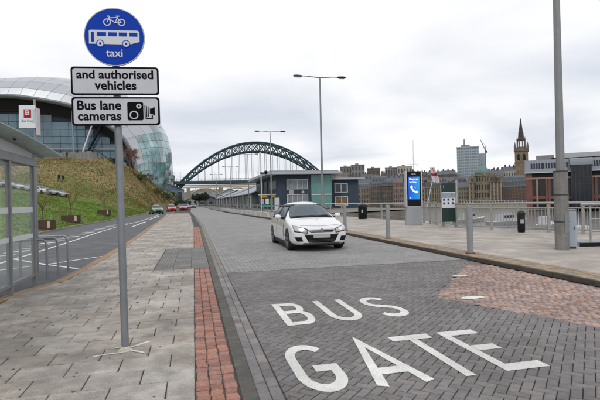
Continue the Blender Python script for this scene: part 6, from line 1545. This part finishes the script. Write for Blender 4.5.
for i in range(16):
    x = W0 + 2.6 + i * 2.35
    for j in range(2): MB().box(x, 0.42, g0 + 5.5 + j * 4.6, x + 2.1, 0.49, g0 + 9.6 + j * 4.6).build('window', mat('court_pane', (0.03, 0.03, 0.035), 0.15, var=0.5, scale=0.5), cps)
# sloping metal roof storey
rf = MB(); rf.prism([(-0.9, zr0), (3.2, zr1 + .3), (20, zr1 + .6), (24, zr0)], W0 - .4, W1, 'x'); ro = rf.build('metal_roof', metR, cps)
def slopep(x, t_): return (x, -0.9 + 4.1 * t_, zr0 + (zr1 + .3 - zr0) * t_)
for grp in (531.5, 543.5, 556, 575.5, 592):
    for k in range(5):
        x = lx(grp) + k * 0.98
        p0, p1, p2, p3 = [Vector(slopep(*q)) for q in ((x, .28), (x + .62, .28), (x + .62, .72), (x, .72))]; n_ = Vector((0, -.85, .5))
        m_ = MB(); m_.add([p + n_ * .12 for p in (p0, p1, p2, p3)] + [p - n_ * .05 for p in (p0, p1, p2, p3)], [(0,1,2,3),(4,5,1,0),(5,6,2,1),(6,7,3,2),(7,4,0,3)]); m_.build('roof_window', blkG, ro)
for i in range(24): x = W0 + i * 1.9; p0, p1 = Vector(slopep(x, .02)), Vector(slopep(x, .98)); MB().cyl(tuple(p0 + Vector((0, -.02, .02))), tuple(p1 + Vector((0, -.02, .02))), 0.05, n=4).build('roof_seam', metR, ro)
MB().box(W0 - .5, -1.1, zr0 - .35, W1, 0.4, zr0 - .01).build('gutter', wfr, cps)
# upper blocks
MB().box(lx(537), 10, zr1, lx(556), 22, lz(546, 153.5)).build('upper_block', greyC, cps)
MB().box(lx(553), 8, zr1, W1, 22, lz(560, 156)).build('upper_band', blackM, cps)
MB().box(lx(566), 6, lz(560, 157), W1, 23, lz(585, 151)).build('upper_roof', mat('court_pale_roof', (0.42, 0.42, 0.42), 0.6), cps)
# black glass drum with rounded metal hood
x0, x1 = lx(571.5), lx(591.5); zt_ = lz(581, 160.5)
dr = MB().box(x0, -3.0, g0, x1, 0.40, zt_ - 1.8).build('glass_bay', blkG, cps)
MB().prism([(-3.4, zt_ - 1.8), (-3.2, zt_ - .6), (-2.2, zt_ + .5), (-0.6, zt_ + 1.1), (6, zt_ + 1.3), (6, zt_ - 1.8)], x0 - .4, x1 + .4, 'x').build('hood', metR, dr)
for k in range(6):
    x = x0 + (x1 - x0) * k / 5; MB().box(x - .09, -3.2, g0, x + .09, -3.001, zt_ - 1.8).build('mullion', mat('dark_mullion', (0.06, 0.07, 0.09), 0.4, metal=0.4), dr)
for k in range(7): z = g0 + 2 + k * 2.6; MB().box(x0, -3.15, z - .05, x1, -3.0015, z + .05).build('transom', MATS['dark_mullion'], dr)

# far quay promenade wall, white railings and arches along the water
fq = thing('far_quay_wall', 'pale stone quay wall with railing along the opposite bank', 'wall')
Yq = [130 + 8 * i for i in range(36)]
for y0_, y1_ in zip(Yq, Yq[1:]):
    xa, xb = far_edge(y0_) - 3, far_edge(y1_) - 3
    MB().prism([(xa, y0_ + .1), (xb, y1_ - .1), (xb + 4, y1_ - .1), (xa + 4, y0_ + .1)], -6, -1.9).build('wall_section', paleC, fq)
    MB().cyl((xa + .5, y0_, -0.7), (xb + .5, y1_, -0.7), 0.10, n=4).build('rail', wfr, fq)
    for k in range(3): x, y = xa + (xb - xa) * k / 3 + .5, y0_ + 8 * k / 3; MB().cyl((x, y, -1.9), (x, y, -0.7), 0.09, n=4).build('rail_post', wfr, fq)

# ------------------------------------------------------------ boats
def boat(px, py, Y, L_, label, hullm, cabin, rz, flag=False, mast=0):
    p = at(px, py, Y); t_ = thing('moored_boat', label, 'boat', (p.x, p.y, -5.0), rz)
    st = [(-.5, .30, .8), (-.3, .40, .75), (0, .42, .8), (.25, .36, .95), (.42, .16, 1.15), (.5, .01, 1.25)]; W_ = L_ * .34
    vs = []
    for x, hw, h in st: vs += [(x * L_, -hw * W_, h), (x * L_ * .95, -hw * W_ * .7, -.35), (x * L_ * .95, hw * W_ * .7, -.35), (x * L_, hw * W_, h)]
    m_ = MB(); m_.add(vs, [(i*4+k, i*4+k+1, i*4+5+k, i*4+4+k) for i in range(5) for k in range(3)] + [(0, 3, 2, 1)]); hl = m_.build('hull', hullm, t_, smooth=30)
    m_ = MB(); m_.add(vs, [(i*4, i*4+3, i*4+7, i*4+4) for i in range(5)]); m_.build('deck', wfr, t_)
    cbn = MB().prism([(-.25 * L_, .78), (.16 * L_, .82), (.08 * L_, .82 + cabin), (-.22 * L_, .82 + cabin)], -W_ * .27, W_ * .27, 'y').build('cabin', mat('cabin_pale', (0.42, 0.43, 0.44), 0.5), t_, bevel=0.04)
    for s_ in (-1, 1): MB().box(-.19 * L_, s_ * W_ * .272 - .02, .82 + cabin * .45, .06 * L_, s_ * W_ * .272 + .02, .82 + cabin * .85).build('cabin_window', darkG, cbn)
    if mast: MB().cyl((-.05 * L_, 0, .8), (-.05 * L_, 0, mast), 0.07, 0.04, n=6).build('mast', wfr, t_)
    return t_, p
whH = mat('hull_white', (0.40, 0.41, 0.42), 0.4, var=0.05); tlH = mat('hull_teal', (0.03, 0.25, 0.23), 0.45, var=0.15, scale=1)
boat(577, 216, 52, 11, 'moored boat with a teal green hull behind the railing right of the thick pole', tlH, 1.6, R(60), mast=4)
boat(372, 205, 150, 10, 'small white motor cruiser on the river right of the black bin', whH, 1.9, R(30))
boat(345, 207, 120, 7, 'low white boat right of the car roof near the pub', whH, 1.2, R(-30))
boat(392, 207, 165, 12, 'white cruiser moored left of the phone kiosk', whH, 1.8, R(-10))
boat(470, 208, 110, 12, 'white boat behind the railing below the domed building', whH, 1.6, R(20), mast=5)
boat(508, 211, 95, 12, 'white launch behind the railing below the dormered block', whH, 1.6, R(10))
boat(545, 213, 80, 10, 'white boat behind the railing left of the thick pole', whH, 1.5, R(40))
fb, p = boat(430, 212, 75, 10, 'boat hidden behind the map board carrying a flagstaff', whH, 1.5, R(0))
fg = thing('cross_flag', 'white flag with a red cross hanging from a leaning pole right of the kiosk', 'flag')
a = at(426.5, 204, 75); a.z = -4.2; c = at(435, 167, 75); pb_ = at(428, 189, 75)
low = pb_ + (pb_ - c) * 1.1
MB().cyl(tuple(at(426, 212, 75)), tuple(c), 0.06, n=6).build('pole', wfr, fg)
fw = mat('flag_cloth_white', (0.66, 0.64, 0.66), 0.8, var=0.05); fr_ = mat('flag_cloth_red', (0.45, 0.02, 0.05), 0.8)
m_ = MB(); nx_, nz_ = 12, 16; top = at(432.5, 166.5, 75)
vs = []
for j in range(nz_ + 1):
    v = j / nz_
    for i in range(nx_ + 1):
        u = i / nx_; wd = 0.75 + 0.55 * v
        vs.append((top.x + (u - .5) * wd + 0.75 * v - 0.1, 75 + 0.22 * math.sin(u * 9 + v * 3), top.z - 2.75 * v - 0.25 * math.sin(u * 3)))
for j in range(nz_):
    for i in range(nx_):
        m_.mi = 1 if (5 <= i <= 6 or 6 <= j <= 8) else 0; m_.face([vs[j*(nx_+1)+i], vs[j*(nx_+1)+i+1], vs[(j+1)*(nx_+1)+i+1], vs[(j+1)*(nx_+1)+i]])
m_.build('cloth', [fw, fr_], fg, recalc=False)
# trees on the far bank slopes
for k in range(16):
    px = 404 + k * 6.3 if k < 10 else 488 + (k - 10) * 5
    Y = 440 if k < 9 else 345
    p = at(px, 172, Y); z = far_h(p.x, p.y)
    where = ['behind the kiosk top', 'left of the flag', 'behind the flag', 'right of the flag', 'above the columned hall', 'above the map board', 'left of the tall tower', 'close to the tall tower', 'touching the tall tower', 'in front of the tall tower', 'beside the crane', 'right of the green dome', 'behind the white dormers', 'left of the church tower', 'at the church tower foot', 'right of the church tower'][k]
    bush((p.x, p.y, z), 6, 5, max(at(px, 172.0 + (k % 3), Y).z - z, 4) if k < 9 else 9, 'brown-green winter tree on the far hillside ' + where, 260, mat('winter_tree', (0.10, 0.09, 0.055), 0.95, var=0.3, scale=0.4, tone=True), 0.8, 'trees on the far hillside', 'hillside_tree', 'tree')

# small houses packed up the far hillside, too alike to tell apart
rnd = random.Random(3)
for (p0, p1, yt, Y, st) in ((362, 404, 174, 440, 5.2), (404, 458, 172.5, 455, 4.6), (404, 458, 176.5, 405, 5.0), (418, 460, 182, 345, 5.5), (478, 530, 171, 400, 4.8), (486, 530, 174, 345, 5.2)):
    x = p0
    while x < p1:
        wd = st * rnd.uniform(.8, 1.3); c_ = rnd.choice([darkC, brownC, brickC, greyC, brownC]); y_ = yt + rnd.uniform(-1.2, 1.8)
        city('hillside_house', 'small dark roofed house packed among others on the far hillside', x, x + wd, y_, Y + rnd.uniform(-12, 12), c_, 'gable', nx=3, nz=4, roofh=rnd.uniform(3, 5), chim=2, win=(0.42, 0.4), depth=11, group='houses on the far hillside')
        x += wd * rnd.uniform(.85, 1.05)

# grass tufts on the bank
rnd = random.Random(11)
def tufts(name, label, m, n, zone, hs_):
    mb = MB()
    while n > 0:
        y = zone[0] + (zone[1] - zone[0]) * rnd.random(); e = road_left(y); x = e - 0.35 - (zone[2]) * rnd.random() ** 1.3
        if x / y < -0.36: continue
        z = hill_h(x, y); n -= 1; hgt = rnd.uniform(.5, 1.3) * hs_ * (1 + y / 90); g_ = rnd.uniform(.55, 1.45); wr_ = rnd.uniform(.85, 1.25); mb.cur = (g_ * wr_, g_, g_ * .9)
        for _ in range(3):
            q = rnd.uniform(0, 6.28); dx, dy = math.cos(q) * hgt * .35, math.sin(q) * hgt * .35; lx_, ly_ = rnd.uniform(-.6, .6) * hgt, rnd.uniform(-.6, .6) * hgt
            mb.face([(x - dx, y - dy, z - .02), (x + dx, y + dy, z - .02), (x + lx_, y + ly_, z + hgt)])
    tag(mb.build(name, m, recalc=False), label, 'grass', kind='stuff')
tufts('grass_tufts', 'short green grass tufts on the verge beside the left road', mat('tuft_green', (0.13, 0.25, 0.025), 0.9, var=0.3, scale=0.6, tone=True, col2=(0.14, 0.15, 0.04)), 26000, (22, 108, 38), 0.055)
tufts('dry_grass', 'dry brown grass tufts on the upper slope of the bank', mat('tuft_brown', (0.33, 0.25, 0.13), 0.9, var=0.3, scale=0.25, tone=True, col2=(0.16, 0.165, 0.055)), 34000, (98, 190, 36), 0.10)
